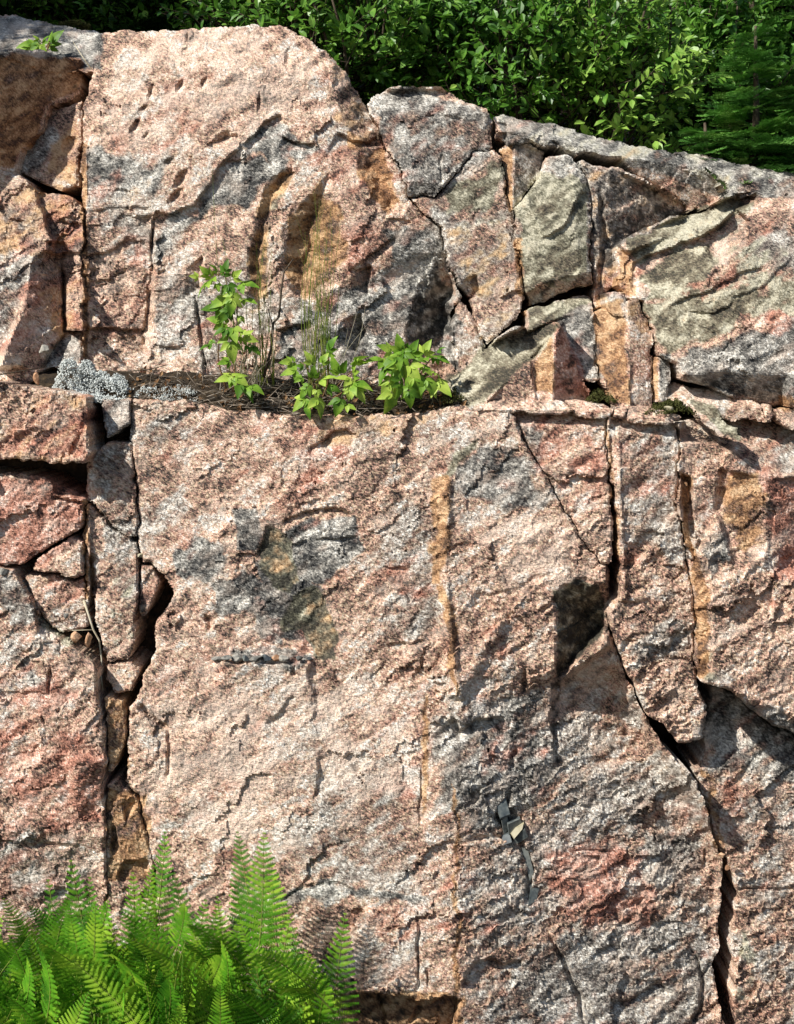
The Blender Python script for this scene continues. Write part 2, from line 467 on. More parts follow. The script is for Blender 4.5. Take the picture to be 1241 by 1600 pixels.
paint(GRN, [(1070, 620), (1110, 635), (1156, 665), (1160, 695), (1125, 675), (1095, 650)], 0.8, 3)
paint(RED, [(765, 622), (1070, 640), (1070, 660), (765, 645)], 0.25, 8)
# ---- lower right
paint(RED, [(800, 645), (945, 650), (957, 870), (935, 870), (850, 750)], 0.35, 15)
paint(GREY, [(800, 650), (850, 650), (850, 720), (880, 790), (860, 780), (820, 700)], 0.5, 12)
paint(OCH, [(948, 650), (958, 700), (970, 850), (968, 940), (958, 940), (955, 800)], 0.55, 4)
paint(RED, [(975, 680), (1055, 690), (1060, 780), (1000, 800), (970, 760)], 0.4, 15)
paint(GREY, [(965, 660), (1058, 665), (1058, 720), (1000, 720)], 0.4, 12)
paint(GREY, [(960, 960), (1080, 950), (1090, 1060), (1000, 1060)], 0.35, 20)
paint(OCH, [(1061, 740), (1078, 745), (1083, 860), (1104, 900), (1110, 980), (1108, 1050), (1090, 1065), (1086, 980), (1078, 880), (1066, 800)], 0.85, 4)
paint(GRN, [(1090, 1010), (1110, 1000), (1130, 1060), (1110, 1070), (1092, 1060)], 0.4, 8)
paint(OCH, [(1130, 730), (1200, 745), (1196, 830), (1180, 880), (1150, 860), (1120, 780)], 0.62, 14)
paint(RED, [(1196, 745), (1400, 740), (1400, 950), (1200, 900)], 0.65, 12)
paint(GREY, [(1100, 860), (1140, 835), (1150, 880), (1120, 895)], 0.85, 8)
paint(GREY, [(1064, 655), (1241, 655), (1400, 655), (1400, 745), (1241, 742), (1170, 738), (1140, 700)], 0.4, 12)
paint(GREY, [(1105, 950), (1160, 950), (1160, 1070), (1110, 1060)], 0.4, 15)
paint(GREY, [(1095, 1070), (1241, 1120), (1400, 1140), (1400, 1230), (1241, 1220), (1120, 1200), (1095, 1150)], 0.6, 12)
paint(DRK, [(1095, 1080), (1140, 1085), (1241, 1150), (1400, 1160), (1400, 1200), (1241, 1180), (1120, 1150)], 0.25, 8)  # dark gneiss lens, with the overhang's shadow band painted in
paint(OCH, [(1085, 1190), (1110, 1200), (1135, 1330), (1120, 1330), (1105, 1260)], 0.5, 8)
paint(GRN, [(1150, 1440), (1175, 1440), (1185, 1620), (1155, 1620)], 0.35, 8)
# ---- central face
paint(GREY, [(208, 630), (300, 632), (330, 690), (290, 760), (330, 800), (280, 810), (222, 850), (212, 760)], 0.33, 30)
paint(GREY, [(365, 800), (400, 792), (412, 830), (400, 865), (368, 860)], 1.0, 4)
paint(GREY, [(275, 865), (320, 838), (355, 850), (360, 880), (330, 915), (280, 905)], 0.85, 6)
paint(GREY, [(330, 915), (380, 890), (405, 900), (440, 930), (440, 1010), (405, 1000), (390, 960), (330, 970)], 0.8, 6)
paint(GREY, [(440, 835), (480, 810), (560, 808), (572, 860), (540, 880), (500, 915), (460, 900)], 1.0, 4)
paint(GREY, [(395, 880), (420, 830), (470, 870), (500, 920), (490, 1010), (430, 1000)], 0.9, 6)
paint(GRN, [(415, 822), (432, 822), (455, 850), (470, 905), (450, 930), (420, 915), (403, 885), (400, 860)], 0.9, 4)
paint(OCH, [(415, 822), (434, 822), (470, 905), (450, 928), (422, 915), (402, 880)], 0.36, 4)
paint(OCH, [(470, 925), (492, 914), (515, 950), (530, 1000), (522, 1030), (492, 1026), (474, 985)], 0.34, 5)
paint(GRN, [(452, 930), (490, 912), (512, 945), (530, 1000), (525, 1030), (490, 1030), (470, 985), (440, 990), (438, 970)], 0.95, 4)
paint(GREY, [(330, 1015), (420, 1010), (460, 1020), (490, 1030), (460, 1050), (440, 1040), (380, 1030)], 0.9, 5)
paint(GREY, [(590, 790), (680, 770), (680, 830), (600, 840)], 0.35, 15)
paint(GREY, [(640, 910), (690, 920), (690, 990), (560, 1020), (570, 1000)], 0.35, 15)
paint(GRN, [(690, 740), (715, 705), (748, 680), (730, 720), (700, 748), (684, 752)], 0.75, 4)
paint(GREY, [(705, 740), (760, 680), (830, 720), (870, 790), (800, 800), (720, 780)], 0.62, 14)
paint(OCH, line_poly([(688, 742), (692, 800), (686, 860), (684, 915)], [30, 30, 26, 16]), 0.9, 6)
paint(OCH, line_poly([(690, 915), (704, 980), (706, 1040), (716, 1090)], [12, 20, 18, 6]), 0.85, 5)
paint(OCH, line_poly([(664, 1085), (662, 1150), (660, 1240), (658, 1280)], [8, 12, 10, 5]), 0.75, 4)
paint(OCH, line_poly([(710, 1220), (714, 1300), (713, 1400), (716, 1500), (712, 1600)], [6, 9, 9, 12, 16]), 0.7, 5)
paint(RED, [(500, 890), (640, 870), (690, 880), (690, 920), (560, 960), (520, 930)], 0.3, 25)
paint(RED, [(460, 660), (560, 660), (560, 720), (480, 800), (430, 800), (470, 740)], 0.3, 20)
paint(RED, [(600, 1040), (660, 1030), (665, 1150), (600, 1200), (560, 1100)], 0.28, 25)
paint(PALE, [(240, 1040), (500, 1040), (650, 1060), (650, 1250), (400, 1350), (270, 1300), (205, 1120)], 0.4, 40)
paint(PALE, [(700, 790), (880, 810), (930, 880), (850, 940), (740, 920)], 0.35, 25)
paint(OCH, [(440, 640), (700, 640), (660, 680), (560, 690), (500, 690)], 0.3, 10)
paint(GREY, [(760, 1010), (800, 950), (860, 980), (870, 1100), (800, 1160), (750, 1090)], 0.25, 20)
paint(GREY, [(540, 1180), (650, 1200), (660, 1360), (640, 1400), (480, 1390), (440, 1330)], 0.4, 30)
paint(GREY, [(430, 1400), (500, 1375), (600, 1390), (660, 1400), (640, 1420), (540, 1405), (450, 1415)], 0.7, 8)
paint(GREY, [(500, 1470), (660, 1470), (700, 1530), (560, 1545)], 0.35, 15)
paint(RED, [(500, 1400), (660, 1420), (690, 1460), (560, 1470), (480, 1430)], 0.3, 14)
paint(GREY, [(670, 1110), (860, 1150), (860, 1260), (780, 1320), (680, 1260)], 0.52, 20)
paint(GREY, [(870, 1050), (1000, 1080), (1080, 1220), (1080, 1320), (980, 1300), (880, 1200)], 0.35, 25)
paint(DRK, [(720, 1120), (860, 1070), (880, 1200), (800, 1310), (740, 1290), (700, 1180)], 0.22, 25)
paint(RED, [(830, 1320), (960, 1310), (1040, 1400), (1010, 1460), (880, 1440)], 0.62, 16)
paint(GREY, [(1000, 1300), (1100, 1290), (1110, 1420), (1040, 1430)], 0.5, 16)
paint(GREY, [(820, 1380), (880, 1440), (960, 1480), (1020, 1520), (1100, 1560), (1100, 1700), (780, 1700), (740, 1540), (800, 1460)], 0.4, 20)
paint(DRK, [(860, 1440), (960, 1460), (1040, 1480), (1000, 1530), (880, 1500)], 0.15, 20)
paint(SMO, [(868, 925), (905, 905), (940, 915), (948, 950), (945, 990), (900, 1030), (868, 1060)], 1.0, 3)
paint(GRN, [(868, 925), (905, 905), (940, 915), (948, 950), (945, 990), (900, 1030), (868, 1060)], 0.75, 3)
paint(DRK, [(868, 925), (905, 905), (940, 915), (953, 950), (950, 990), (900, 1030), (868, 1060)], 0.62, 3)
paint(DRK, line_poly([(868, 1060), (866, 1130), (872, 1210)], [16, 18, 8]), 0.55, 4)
paint(DRK, [(545, 1545), (735, 1552), (715, 1700), (500, 1700)], 0.25, 6)  # shade of the undercut put into the rock colour
paint(OCH, [(545, 1545), (735, 1552), (715, 1700), (500, 1700)], 0.65, 6)
# broad grey-tan gneiss bands
paint(RED, [(-300, 270), (50, 300), (130, 310), (130, 520), (60, 560), (-300, 600)], 0.4, 12)
paint(OCH, [(-300, 270), (30, 275), (128, 310), (128, 400), (60, 400), (-300, 330)], 0.32, 12)
paint(RED, [(130, 340), (236, 345), (236, 520), (134, 520)], 0.36, 14)
paint(GREY, [(720, 1100), (860, 1060), (880, 1240), (800, 1330), (716, 1300)], 0.6, 30)
paint(GREY, [(860, 1420), (1120, 1420), (1130, 1720), (720, 1720), (740, 1540)], 0.5, 40)
paint(GREY, [(470, 480), (560, 440), (660, 380), (690, 420), (630, 560), (440, 600), (430, 520)], 0.7, 14)
paint(RED, [(-300, 1020), (60, 1040), (160, 1110), (166, 1300), (60, 1320), (-300, 1320)], 0.34, 30)
paint(GRN, [(1000, 400), (1160, 330), (1241, 400), (1420, 380), (1420, 470), (1241, 480), (1060, 580), (1010, 500)], 0.36, 25)
paint(GRN, [(690, 340), (790, 300), (815, 420), (818, 490), (760, 530), (730, 460)], 0.3, 20)
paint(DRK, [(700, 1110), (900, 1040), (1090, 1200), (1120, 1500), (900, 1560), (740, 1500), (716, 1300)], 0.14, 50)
paint(DRK, [(640, 440), (700, 400), (720, 600), (560, 600), (440, 560), (540, 500)], 0.16, 20)
paint(GREY, [(690, 1090), (860, 1060), (1090, 1200), (1130, 1330), (1140, 1720), (720, 1720), (712, 1400)], 0.34, 40)
paint(GREY, [(1100, 1090), (1420, 1180), (1420, 1720), (1160, 1720), (1150, 1400), (1100, 1220)], 0.3, 30)
paint(GREY, [(640, 310), (740, 238), (820, 225), (930, 300), (930, 480), (760, 540), (700, 400)], 0.42, 20)
paint(GREY, [(960, 660), (1060, 660), (1090, 1060), (1000, 1060), (960, 940)], 0.28, 25)
paint(GREY, [(540, 660), (700, 650), (760, 700), (700, 1000), (600, 1000), (600, 860), (570, 780)], 0.26, 40)
paint(GREY, [(134, 320), (240, 330), (240, 400), (140, 400)], 0.4, 20)
paint(GREY, [(300, 440), (430, 330), (440, 480), (420, 600), (300, 600)], 0.35, 25)
paint(GREY, [(-300, 330), (60, 320), (70, 400), (30, 500), (-300, 560)], 0.5, 20)
# ---- lower left
paint(RED, [(-300, 590), (140, 615), (140, 725), (-300, 725)], 0.4, 5)
paint(OCH, [(-300, 590), (140, 615), (140, 725), (-300, 725)], 0.25, 5)
paint(RED, [(-300, 735), (140, 745), (130, 850), (40, 885), (-300, 885)], 0.72, 5)
paint(GREY, [(155, 618), (206, 618), (210, 700), (165, 690)], 0.6, 4)
paint(GREY, [(140, 705), (210, 700), (215, 860), (215, 970), (170, 900), (150, 800)], 0.4, 10)
paint(GRN, [(150, 880), (210, 900), (210, 1020), (165, 1030)], 0.3, 12)
paint(OCH, line_poly([(132, 782), (134, 860), (137, 938)], [8, 10, 6]), 0.95, 2)
paint(OCH, line_poly([(144, 868), (146, 960)], [5, 4]), 0.8, 2)
paint(GREY, [(0, 890), (30, 900), (60, 965), (40, 1010), (0, 960)], 0.5, 10)
paint(GREY, [(20, 1000), (80, 1060), (140, 1110), (130, 1120), (60, 1080), (10, 1030)], 0.5, 12)
paint(GRN, line_poly([(60, 965), (95, 995), (130, 1018), (150, 1040)], 14), 0.5, 4)
paint(OCH, [(162, 1085), (200, 1090), (200, 1200), (165, 1200)], 0.5, 4)
paint(RED, [(100, 1180), (166, 1180), (166, 1300), (120, 1290)], 0.5, 15)
paint(RED, [(-300, 1080), (60, 1090), (100, 1200), (40, 1280), (-300, 1260)], 0.22, 25)
paint(GREY, [(0, 1300), (120, 1290), (160, 1400), (0, 1440)], 0.4, 20)
paint(OCH, [(165, 1225), (235, 1240), (235, 1380), (165, 1380)], 0.55, 5)


def colours(u, v):
    n = len(u)
    ch = np.zeros((n, 8))
    wu = u + 22 * fbm(u / 30, v / 30, 51, 4); wv = v + 22 * fbm(u / 30, v / 30, 57, 4)
    for c, poly, s, soft in PAINT:
        P = np.asarray(poly)
        lo = P.min(0) - soft - 10; hi = P.max(0) + soft + 10
        m = np.nonzero((u > lo[0]) & (u < hi[0]) & (v > lo[1]) & (v < hi[1]))[0]
        if len(m) == 0: continue
        k = min(1.0, soft / 9.0)
        x = u[m] + (wu[m] - u[m]) * k; y = v[m] + (wv[m] - v[m]) * k
        sd, _, _ = sdpoly(x, y, poly)
        ch[m, c] = np.maximum(ch[m, c], s * sstep(soft * 0.5, -soft, sd))
    c_, s_ = math.cos(TH), math.sin(TH)
    x = (u * c_ + v * s_) * 0.62; y = (-u * s_ + v * c_) * 1.2
    nm = fbm(x / 15, y / 15, 71, 4, 0.62)                 # clusters of crystals
    nb = fbm(x / 70, y / 70, 73, 4, 0.6)
    ms = lambda m, off, k: np.clip((m - off) * k, 0, 1)
    out = np.zeros((n, 8))
    out[:, GREY] = ms(ch[:, GREY] * 1.25 + (0.95 * nm + 1.2 * nb) * (1 - 0.6 * ch[:, GREY]), 0.17, 2.4) * (0.62 + 0.38 * np.clip(ch[:, GREY] * 1.5, 0, 1))
    out[:, RED] = ms(ch[:, RED] * 1.25 + 0.12 + 0.9 * fbm(x / 22 + 9, y / 22, 77, 4, 0.6) + 0.5 * fbm(x / 90, y / 90, 79, 3), 0.40, 1.7)
    out[:, PALE] = ms(ch[:, PALE] + 0.05 + 0.8 * fbm(x / 30, y / 30 + 5, 85, 4, 0.6), 0.15, 1.5)
    out[:, GRN] = ms(ch[:, GRN] * 1.25 + 0.38 * nm + 0.2 * nb, 0.36, 5.0)
    out[:, OCH] = ms(ch[:, OCH] * 1.25 + 0.45 * nm + 0.25 * nb, 0.30, 3.2)
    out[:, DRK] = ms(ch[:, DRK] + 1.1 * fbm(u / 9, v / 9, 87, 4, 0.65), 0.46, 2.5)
    out[:, SMO] = np.maximum(ch[:, SMO], np.clip(np.maximum(ch[:, GRN], ch[:, OCH] * 0.45), 0, 1) * 0.85)
    out[:, LIC] = np.clip(0.5 + 0.95 * nm + 0.5 * nb, 0, 1)           # tone
    return out


# ------------------------------------------------------------------ rock block builder
def feature_depth(u, v, d, feats):
    for f in feats:
        ty = f[0]
        if ty == 'facet':      # polygon, depth at anchor, anchor, gradient, edge width
            _, poly, d0, anc, g, w = f
            P = np.asarray(poly); lo = P.min(0) - w - 6; hi = P.max(0) + w + 6
            m = np.nonzero((u > lo[0]) & (u < hi[0]) & (v > lo[1]) & (v < hi[1]))[0]
            if len(m) == 0: continue
            x = u[m] + 3.5 * fbm(u[m] / 14, v[m] / 14, 31, 3); y = v[m] + 3.5 * fbm(u[m] / 14, v[m] / 14, 37, 3)
            sd, _, _ = sdpoly(x, y, poly)
            d[m] += (d0 + g[0] * (u[m] - anc[0]) + g[1] * (v[m] - anc[1])) * sstep(w * 0.5, -w * 0.5, sd)
        elif ty == 'hollow':   # edge the face turns away from, opposite edge, fall per unit, rise per unit
            _, left, right, k, kr = f
            P = np.asarray(list(left) + list(right)[::-1]); lo = P.min(0) - 10; hi = P.max(0) + 10
            m = np.nonzero((u > lo[0]) & (u < hi[0]) & (v > lo[1]) & (v < hi[1]))[0]
            if len(m) == 0: continue
            x = u[m] + 9 * fbm(u[m] / 20, v[m] / 20, 31, 4); y = v[m] + 9 * fbm(u[m] / 20, v[m] / 20, 37, 4)
            sd, _, _ = sdpoly(x, y, P)
            dl, _ = sdline(x, y, left); dr, _ = sdline(x, y, right)
            d[m] += np.where(sd < 0, np.minimum(k * dl, kr * dr), 0.0)
        elif ty == 'crack':    # polyline, width, depth
            _, pts, w, dep = f
            P = np.asarray(pts); lo = P.min(0) - w - 6; hi = P.max(0) + w + 6
            m = np.nonzero((u > lo[0]) & (u < hi[0]) & (v > lo[1]) & (v < hi[1]))[0]
            if len(m) == 0: continue
            x = u[m] + 4 * fbm(u[m] / 16, v[m] / 16, 41, 3); y = v[m] + 4 * fbm(u[m] / 16, v[m] / 16, 43, 3)
            dd, t = sdline(x, y, pts)
            taper = sstep(0, 0.12, t) * sstep(1, 0.88, t) * 0.75 + 0.25
            d[m] += dep * taper * np.clip(1 - dd / (w * (0.6 + 0.7 * (vnoise(u[m] / 18, v[m] / 18, 47) + 0.5))), 0, 1) ** 0.7
        elif ty == 'bulge':    # centre, radii, height towards the viewer
            _, c, r, h = f
            d -= h * np.clip(1 - ((u - c[0]) / r[0]) ** 2 - ((v - c[1]) / r[1]) ** 2, -0.6, 1)
        elif ty == 'dent':     # centre, radii, angle, depth
            _, c, r, a, dep = f
            m = np.nonzero((np.abs(u - c[0]) < 2.5 * max(r)) & (np.abs(v - c[1]) < 2.5 * max(r)))[0]
            if len(m) == 0: continue
            x = u[m] - c[0] + 3 * fbm(u[m] / 10, v[m] / 10, 61, 2); y = v[m] - c[1] + 3 * fbm(u[m] / 10, v[m] / 10, 63, 2)
            ca, sa = math.cos(math.radians(a)), math.sin(math.radians(a))
            p = (x * ca + y * sa) / r[0]; q = (-x * sa + y * ca) / r[1]
            d[m] += dep * np.clip(1.15 - np.sqrt(p * p + q * q), 0, 1) ** 0.8
        elif ty == 'step':     # polyline; the side to the right of its direction drops by dep and recovers over rec
            _, pts, dep, w, rec = f
            P = np.asarray(pts); lo = P.min(0) - rec * 3; hi = P.max(0) + rec * 3
            m = np.nonzero((u > lo[0]) & (u < hi[0]) & (v > lo[1]) & (v < hi[1]))[0]
            if len(m) == 0: continue
            x = u[m] + 6 * fbm(u[m] / 22, v[m] / 22, 81, 3); y = v[m] + 6 * fbm(u[m] / 22, v[m] / 22, 83, 3)
            best = np.full(len(m), 1e18); sg = np.zeros(len(m)); tt = np.zeros(len(m)); n = len(P) - 1
            for k in range(n):
                ax, ay = P[k]; ex, ey = P[k + 1] - P[k]
                t = ((x - ax) * ex + (y - ay) * ey) / (ex * ex + ey * ey)
                tc = np.clip(t, 0, 1)
                d2 = (x - ax - tc * ex) ** 2 + (y - ay - tc * ey) ** 2
                mm = d2 < best
                best = np.where(mm, d2, best)
                sg = np.where(mm, np.sign(ex * (y - ay) - ey * (x - ax)), sg)
                tt = np.where(mm, (k + tc) / n, tt)
            dist = np.sqrt(best) * sg
            amp = sstep(0, 0.12, tt) * sstep(1, 0.88, tt)
            d[m] += dep * amp * sstep(-w * 0.5, w * 0.5, dist) * np.exp(-np.clip(dist, 0, None) / rec)
    return d


def relief(u, v, amp, smooth, seed=0):
    """fractured granite relief: scallops at several sizes, drawn out along the foliation"""
    c, s_ = math.cos(TH), math.sin(TH)
    x = u * c + v * s_; y = -u * s_ + v * c
    k = 1.0 - 0.45 * smooth
    w1 = fbm(u / 26, v / 26, 6, 4, 0.6); w2 = fbm(u / 26, v / 26, 8, 4, 0.6)
    sg = lambda t: 1 / (1 + np.exp(-t))
    zone = 0.2 + 0.75 * sg((u - 700) / 35) * sg((v - 960) / 70) + 0.35 * sg((u - 940) / 30) * sg((v - 640) / 20) + 0.3 * sg((215 - u) / 20) * sg((v - 300) / 40)
    rough = np.clip(zone + 1.3 * fbm(u / 130, v / 130, 19, 2), 0.1, 1.7)
    z = 8.0 * fbm(u / 190, v / 190, 5 + seed, 3)
    z += 12.0 * chips(x / 150 + 0.2 * w1, y / 88 + 0.2 * w2, 9 + seed, 0.9, 0.12) * (0.5 + 0.5 * k)
    z += 2.5 * scallop(x / 80 + 0.35 * w1, y / 50 + 0.35 * w2, 11 + seed) * (0.35 + 0.65 * k)
    z += 6.5 * chips(x / 48 + 0.35 * w1, y / 27 + 0.35 * w2, 13 + seed, 0.95, 0.1) * k * (0.15 + 0.85 * rough)
    z += 3.2 * chips(x / 24 + 0.6 * w1, y / 14 + 0.6 * w2, 17 + seed, 1.0, 0.25) * k * (0.1 + 0.9 * rough)
    z += 1.9 * chips(x / 12 + 1.2 * w1, y / 8 + 1.2 * w2, 23 + seed, 0.9, 0.5) * k * (0.25 + 0.75 * rough)
    z += 1.1 * chips(x / 6.5 + 1.5 * w1, y / 4.6 + 1.5 * w2, 29 + seed, 0.8, 0.7) * k
    z += 1.0 * fbm(x / 7, y / 5, 39, 3, 0.6) * k
    z += smooth * (2.6 * chips(x / 60 + 0.5 * w1, y / 11 + 0.5 * w2, 47 + seed, 0.7, 0.7) + 1.2 * chips(x / 22 + w1, y / 5 + w2, 53 + seed, 0.7, 0.8))
    calm = 0.6 + 0.4 * np.clip(zone * 1.6, 0, 1)
    return z * amp * calm


DEPTHS = []


def surf(u, v, r=5.0):
    """depth of the foremost rock surface at a point of the face"""
    best = None
    for U_, V_, D_ in DEPTHS:
        m = (np.abs(U_ - u) < r) & (np.abs(V_ - v) < r)
        if m.any():
            q = float(D_[m].min()) if m.sum() < 3 else float(np.median(D_[m]))
            best = q if best is None else min(best, q)
    return 60.0 if best is None else best


def block(name, label, poly, d, grad=(0, -0.06), anchor=None, thick=130, bev=7, bevr=7, amp=1.0, feats=(), step=2.5,
          jit=3.6, seed=0, cat='rock', gap=-0.5, parent=None, group=None, smooth_all=0.0):
    bev *= 0.55; bevr *= 0.34
    P = np.asarray(poly, float)
    if anchor is None: anchor = P.mean(0)
    lo = P.min(0) - 8; hi = P.max(0) + 8
    nx = int((hi[0] - lo[0]) / step) + 2; ny = int((hi[1] - lo[1]) / step) + 2
    gx = lo[0] + np.arange(nx) * step; gy = lo[1] + np.arange(ny) * step
    U, V = np.meshgrid(gx, gy)
    u = U.ravel(); v = V.ravel()

    def warp(a, b):
        return a + jit * 1.6 * fbm(a / 22, b / 22, 91, 4, 0.62), b + jit * 1.6 * fbm(a / 22, b / 22, 97, 4, 0.62)
    qx, qy = warp(u, v)
    sd, bx, by = sdpoly(qx, qy, P)
    sd = sd + gap
    keep = sd < 0.55 * step
    near = keep & (sd > -0.75 * step)
    dirx = bx - qx; diry = by - qy
    L = np.sqrt(dirx ** 2 + diry ** 2) + 1e-6
    s0 = sd - gap
    nxn = np.where(s0 < 0, dirx, -dirx) / L; nyn = np.where(s0 < 0, diry, -diry) / L     # outward normal
    u = np.where(near, u - nxn * sd, u); v = np.where(near, v - nyn * sd, v)
    edge = np.where(near, 0.0, np.clip(-sd, 0, None))
    K = keep.reshape(ny, nx)
    cell = K[:-1, :-1] & K[1:, :-1] & K[:-1, 1:] & K[1:, 1:]
    idx = np.arange(nx * ny).reshape(ny, nx)
    a = idx[:-1, :-1][cell]; b = idx[:-1, 1:][cell]; c = idx[1:, 1:][cell]; e = idx[1:, :-1][cell]
    quads = np.stack([a, e, c, b], 1)
    used = np.unique(quads)
    rem = np.full(nx * ny, -1); rem[used] = np.arange(len(used))
    quads = rem[quads]
    u = u[used]; v = v[used]; edge = edge[used]
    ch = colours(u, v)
    if smooth_all: ch[:, SMO] = np.maximum(ch[:, SMO], smooth_all)
    dep = d + grad[0] * (u - anchor[0]) + grad[1] * (v - anchor[1])
    dep = feature_depth(u, v, dep.astype(float), feats)
    dep += relief(u, v, amp, ch[:, SMO], seed)
    br = bevr * (0.55 + 1.1 * (vnoise(u / 25, v / 25, 33) + 0.5))
    dep += bev * np.clip(1 - edge / br, 0, 1) ** 1.7
    W = p2w(u, v, dep)
    n = len(u)
    # boundary edges, in face order
    E = np.concatenate([quads[:, [0, 1]], quads[:, [1, 2]], quads[:, [2, 3]], quads[:, [3, 0]]])
    key = E[:, 0].astype(np.int64) * n + E[:, 1]
    rkey = E[:, 1].astype(np.int64) * n + E[:, 0]
    bd = E[~np.isin(key, rkey)]
    bv = np.unique(bd)
    cen = P.mean(0)
    rings = []
    vs = [W]; chs = [ch]
    prev = {int(i): int(i) for i in bv}
    faces_side = []
    base = n
    bm_ = np.full(n, -1); bm_[bv] = np.arange(len(bv))
    for r, f in enumerate((0.12, 0.45, 1.0)):
        uu = u[bv] + (cen[0] - u[bv]) * 0.02 * f + 1.5 * vnoise(u[bv] / 9 + r * 7, v[bv] / 9, 3)
        vv = v[bv] + (cen[1] - v[bv]) * 0.02 * f
        w0 = p2w(uu, vv, dep[bv])
        w0[:, 1] += thick / PXM * f
        vs.append(w0); chs.append(ch[bv])
        if r == 0:
            faces_side.append(np.stack([bd[:, 1], bd[:, 0], base + bm_[bd[:, 0]], base + bm_[bd[:, 1]]], 1))
        else:
            pb = base - len(bv)
            faces_side.append(np.stack([pb + bm_[bd[:, 1]], pb + bm_[bd[:, 0]], base + bm_[bd[:, 0]], base + bm_[bd[:, 1]]], 1))
        base += len(bv)
    verts = np.concatenate(vs); faces = np.concatenate([quads] + faces_side); CH = np.concatenate(chs)
    org = verts[:n].mean(0); org[2] = verts[:n, 2].min()
    me = bpy.data.meshes.new(name)
    nf = len(faces)
    me.vertices.add(len(verts)); me.vertices.foreach_set('co', (verts - org).ravel())
    me.loops.add(nf * 4); me.loops.foreach_set('vertex_index', faces.ravel().astype(np.int32))
    me.polygons.add(nf)
    me.polygons.foreach_set('loop_start', np.arange(0, nf * 4, 4, dtype=np.int32))
    me.polygons.foreach_set('use_smooth', np.zeros(nf, bool))
    me.update(calc_edges=True)
    for nm, sl_ in (('rock_a', slice(0, 4)), ('rock_b', slice(4, 8))):
        at = me.attributes.new(nm, 'FLOAT_COLOR', 'POINT')
        at.data.foreach_set('color', CH[:, sl_].astype(np.float32).ravel())
    me.materials.append(M_ROCK)
    o = bpy.data.objects.new(name, me)
    o.location = org
    COL.objects.link(o)
    if parent is None:
        tag(o, label, cat, group)
    else:
        o.parent = parent
    DEPTHS.append((u, v, dep))
    return o


# ------------------------------------------------------------------ structure: ground, bedrock core, hillside
def sheet(name, fn, nu, nv, mat, label=None, kind='structure'):
    U, V = np.meshgrid(np.linspace(0, 1, nu), np.linspace(0, 1, nv))
    W = fn(U.ravel(), V.ravel())
    idx = np.arange(nu * nv).reshape(nv, nu)
    f = np.stack([idx[:-1, :-1].ravel(), idx[:-1, 1:].ravel(), idx[1:, 1:].ravel(), idx[1:, :-1].ravel()], 1)
    o = mesh_obj(name, W, f, mat)
    tag(o, label, kind=kind)
    return o


def ground_fn(a, b):
    x = -30 + 60 * a; y = -30 + 34.2 * b
    near = np.exp(-((x ** 2 + (y - 3) ** 2) / 9))
    z = 0.03 * fbm(x * 1.3, y * 1.3, 3, 4) + 0.02 * near * fbm(x * 8, y * 8, 5, 3) - 0.02 - 0.16 / (1 + np.exp(-(x + 0.02) * 14))
    return np.stack([x, y, z], 1)


def nonlin(a, p=3.0):       # denser in the middle
    t = a * 2 - 1
    return (np.sign(t) * np.abs(t) ** p + 1) / 2


sheet('ground', lambda a, b: ground_fn(nonlin(a), 1 - (1 - b) ** 2.5), 150, 120, M_SOIL)

LOW = lambda v: 58 - 0.06 * (v - 630)                 # depth of the lower face
UPP = lambda v: 150 - 0.22 * (v - 600)                # depth of the upper tier


def core_fn(a, b):
    u = -700 + 2700 * a
    v = 1760 - 1600 * b
    top = np.interp(u, [-700, 0, 150, 450, 600, 760, 1100, 1400, 2000], [130, 140, 130, 120, 210, 240, 330, 360, 380])
    v = 1760 + (top - 1760) * b
    low = LOW(v) + 120 + 170 * np.clip((u - 560) / 200, 0, 1); up = UPP(v) + 125
    d = np.where(v > 650, low, up) + 14 * fbm(u / 60, v / 60, 15, 4)
    return p2w(u, v, d)


sheet('cliff', core_fn, 180, 140, M_BED)


def hill_fn(a, b):
    u = -900 + 3100 * a
    top = np.interp(u, [-900, 0, 150, 400, 600, 760, 1100, 1400, 2200], [110, 112, 110, 130, 200, 225, 310, 335, 360])
    w = p2w(u, top, UPP(top) + 110)
    back = b ** 1.6 * 14.0
    x = w[:, 0] * (1 + back * 0.25); y = w[:, 1] + back
    z = w[:, 2] + 0.05 * np.clip(back, 0, 1) + 0.26 * np.clip(back - 0.5, 0, None) + 0.012 * back ** 2 + 0.06 * fbm(x * 2.5, y * 2.5, 9, 4) * np.clip(back * 3, 0, 1)
    return np.stack([x, y, z], 1)


sheet('hillside', hill_fn, 120, 90, M_SOIL)


def hp(u, back):
    """a point on the hillside: behind position u of the cliff edge, so many metres back"""
    q = hill_fn(np.array([(u + 900) / 3100.0]), np.array([(back / 14.0) ** (1 / 1.6)]))[0]
    return Vector(q.tolist())


# ------------------------------------------------------------------ the jointed granite blocks
F = lambda *a: ('facet',) + a
C = lambda *a: ('crack',) + a
Dn = lambda *a: ('dent',) + a
S = lambda *a: ('step',) + a
H = lambda *a: ('hollow',) + a
Bu = lambda *a: ('bulge',) + a

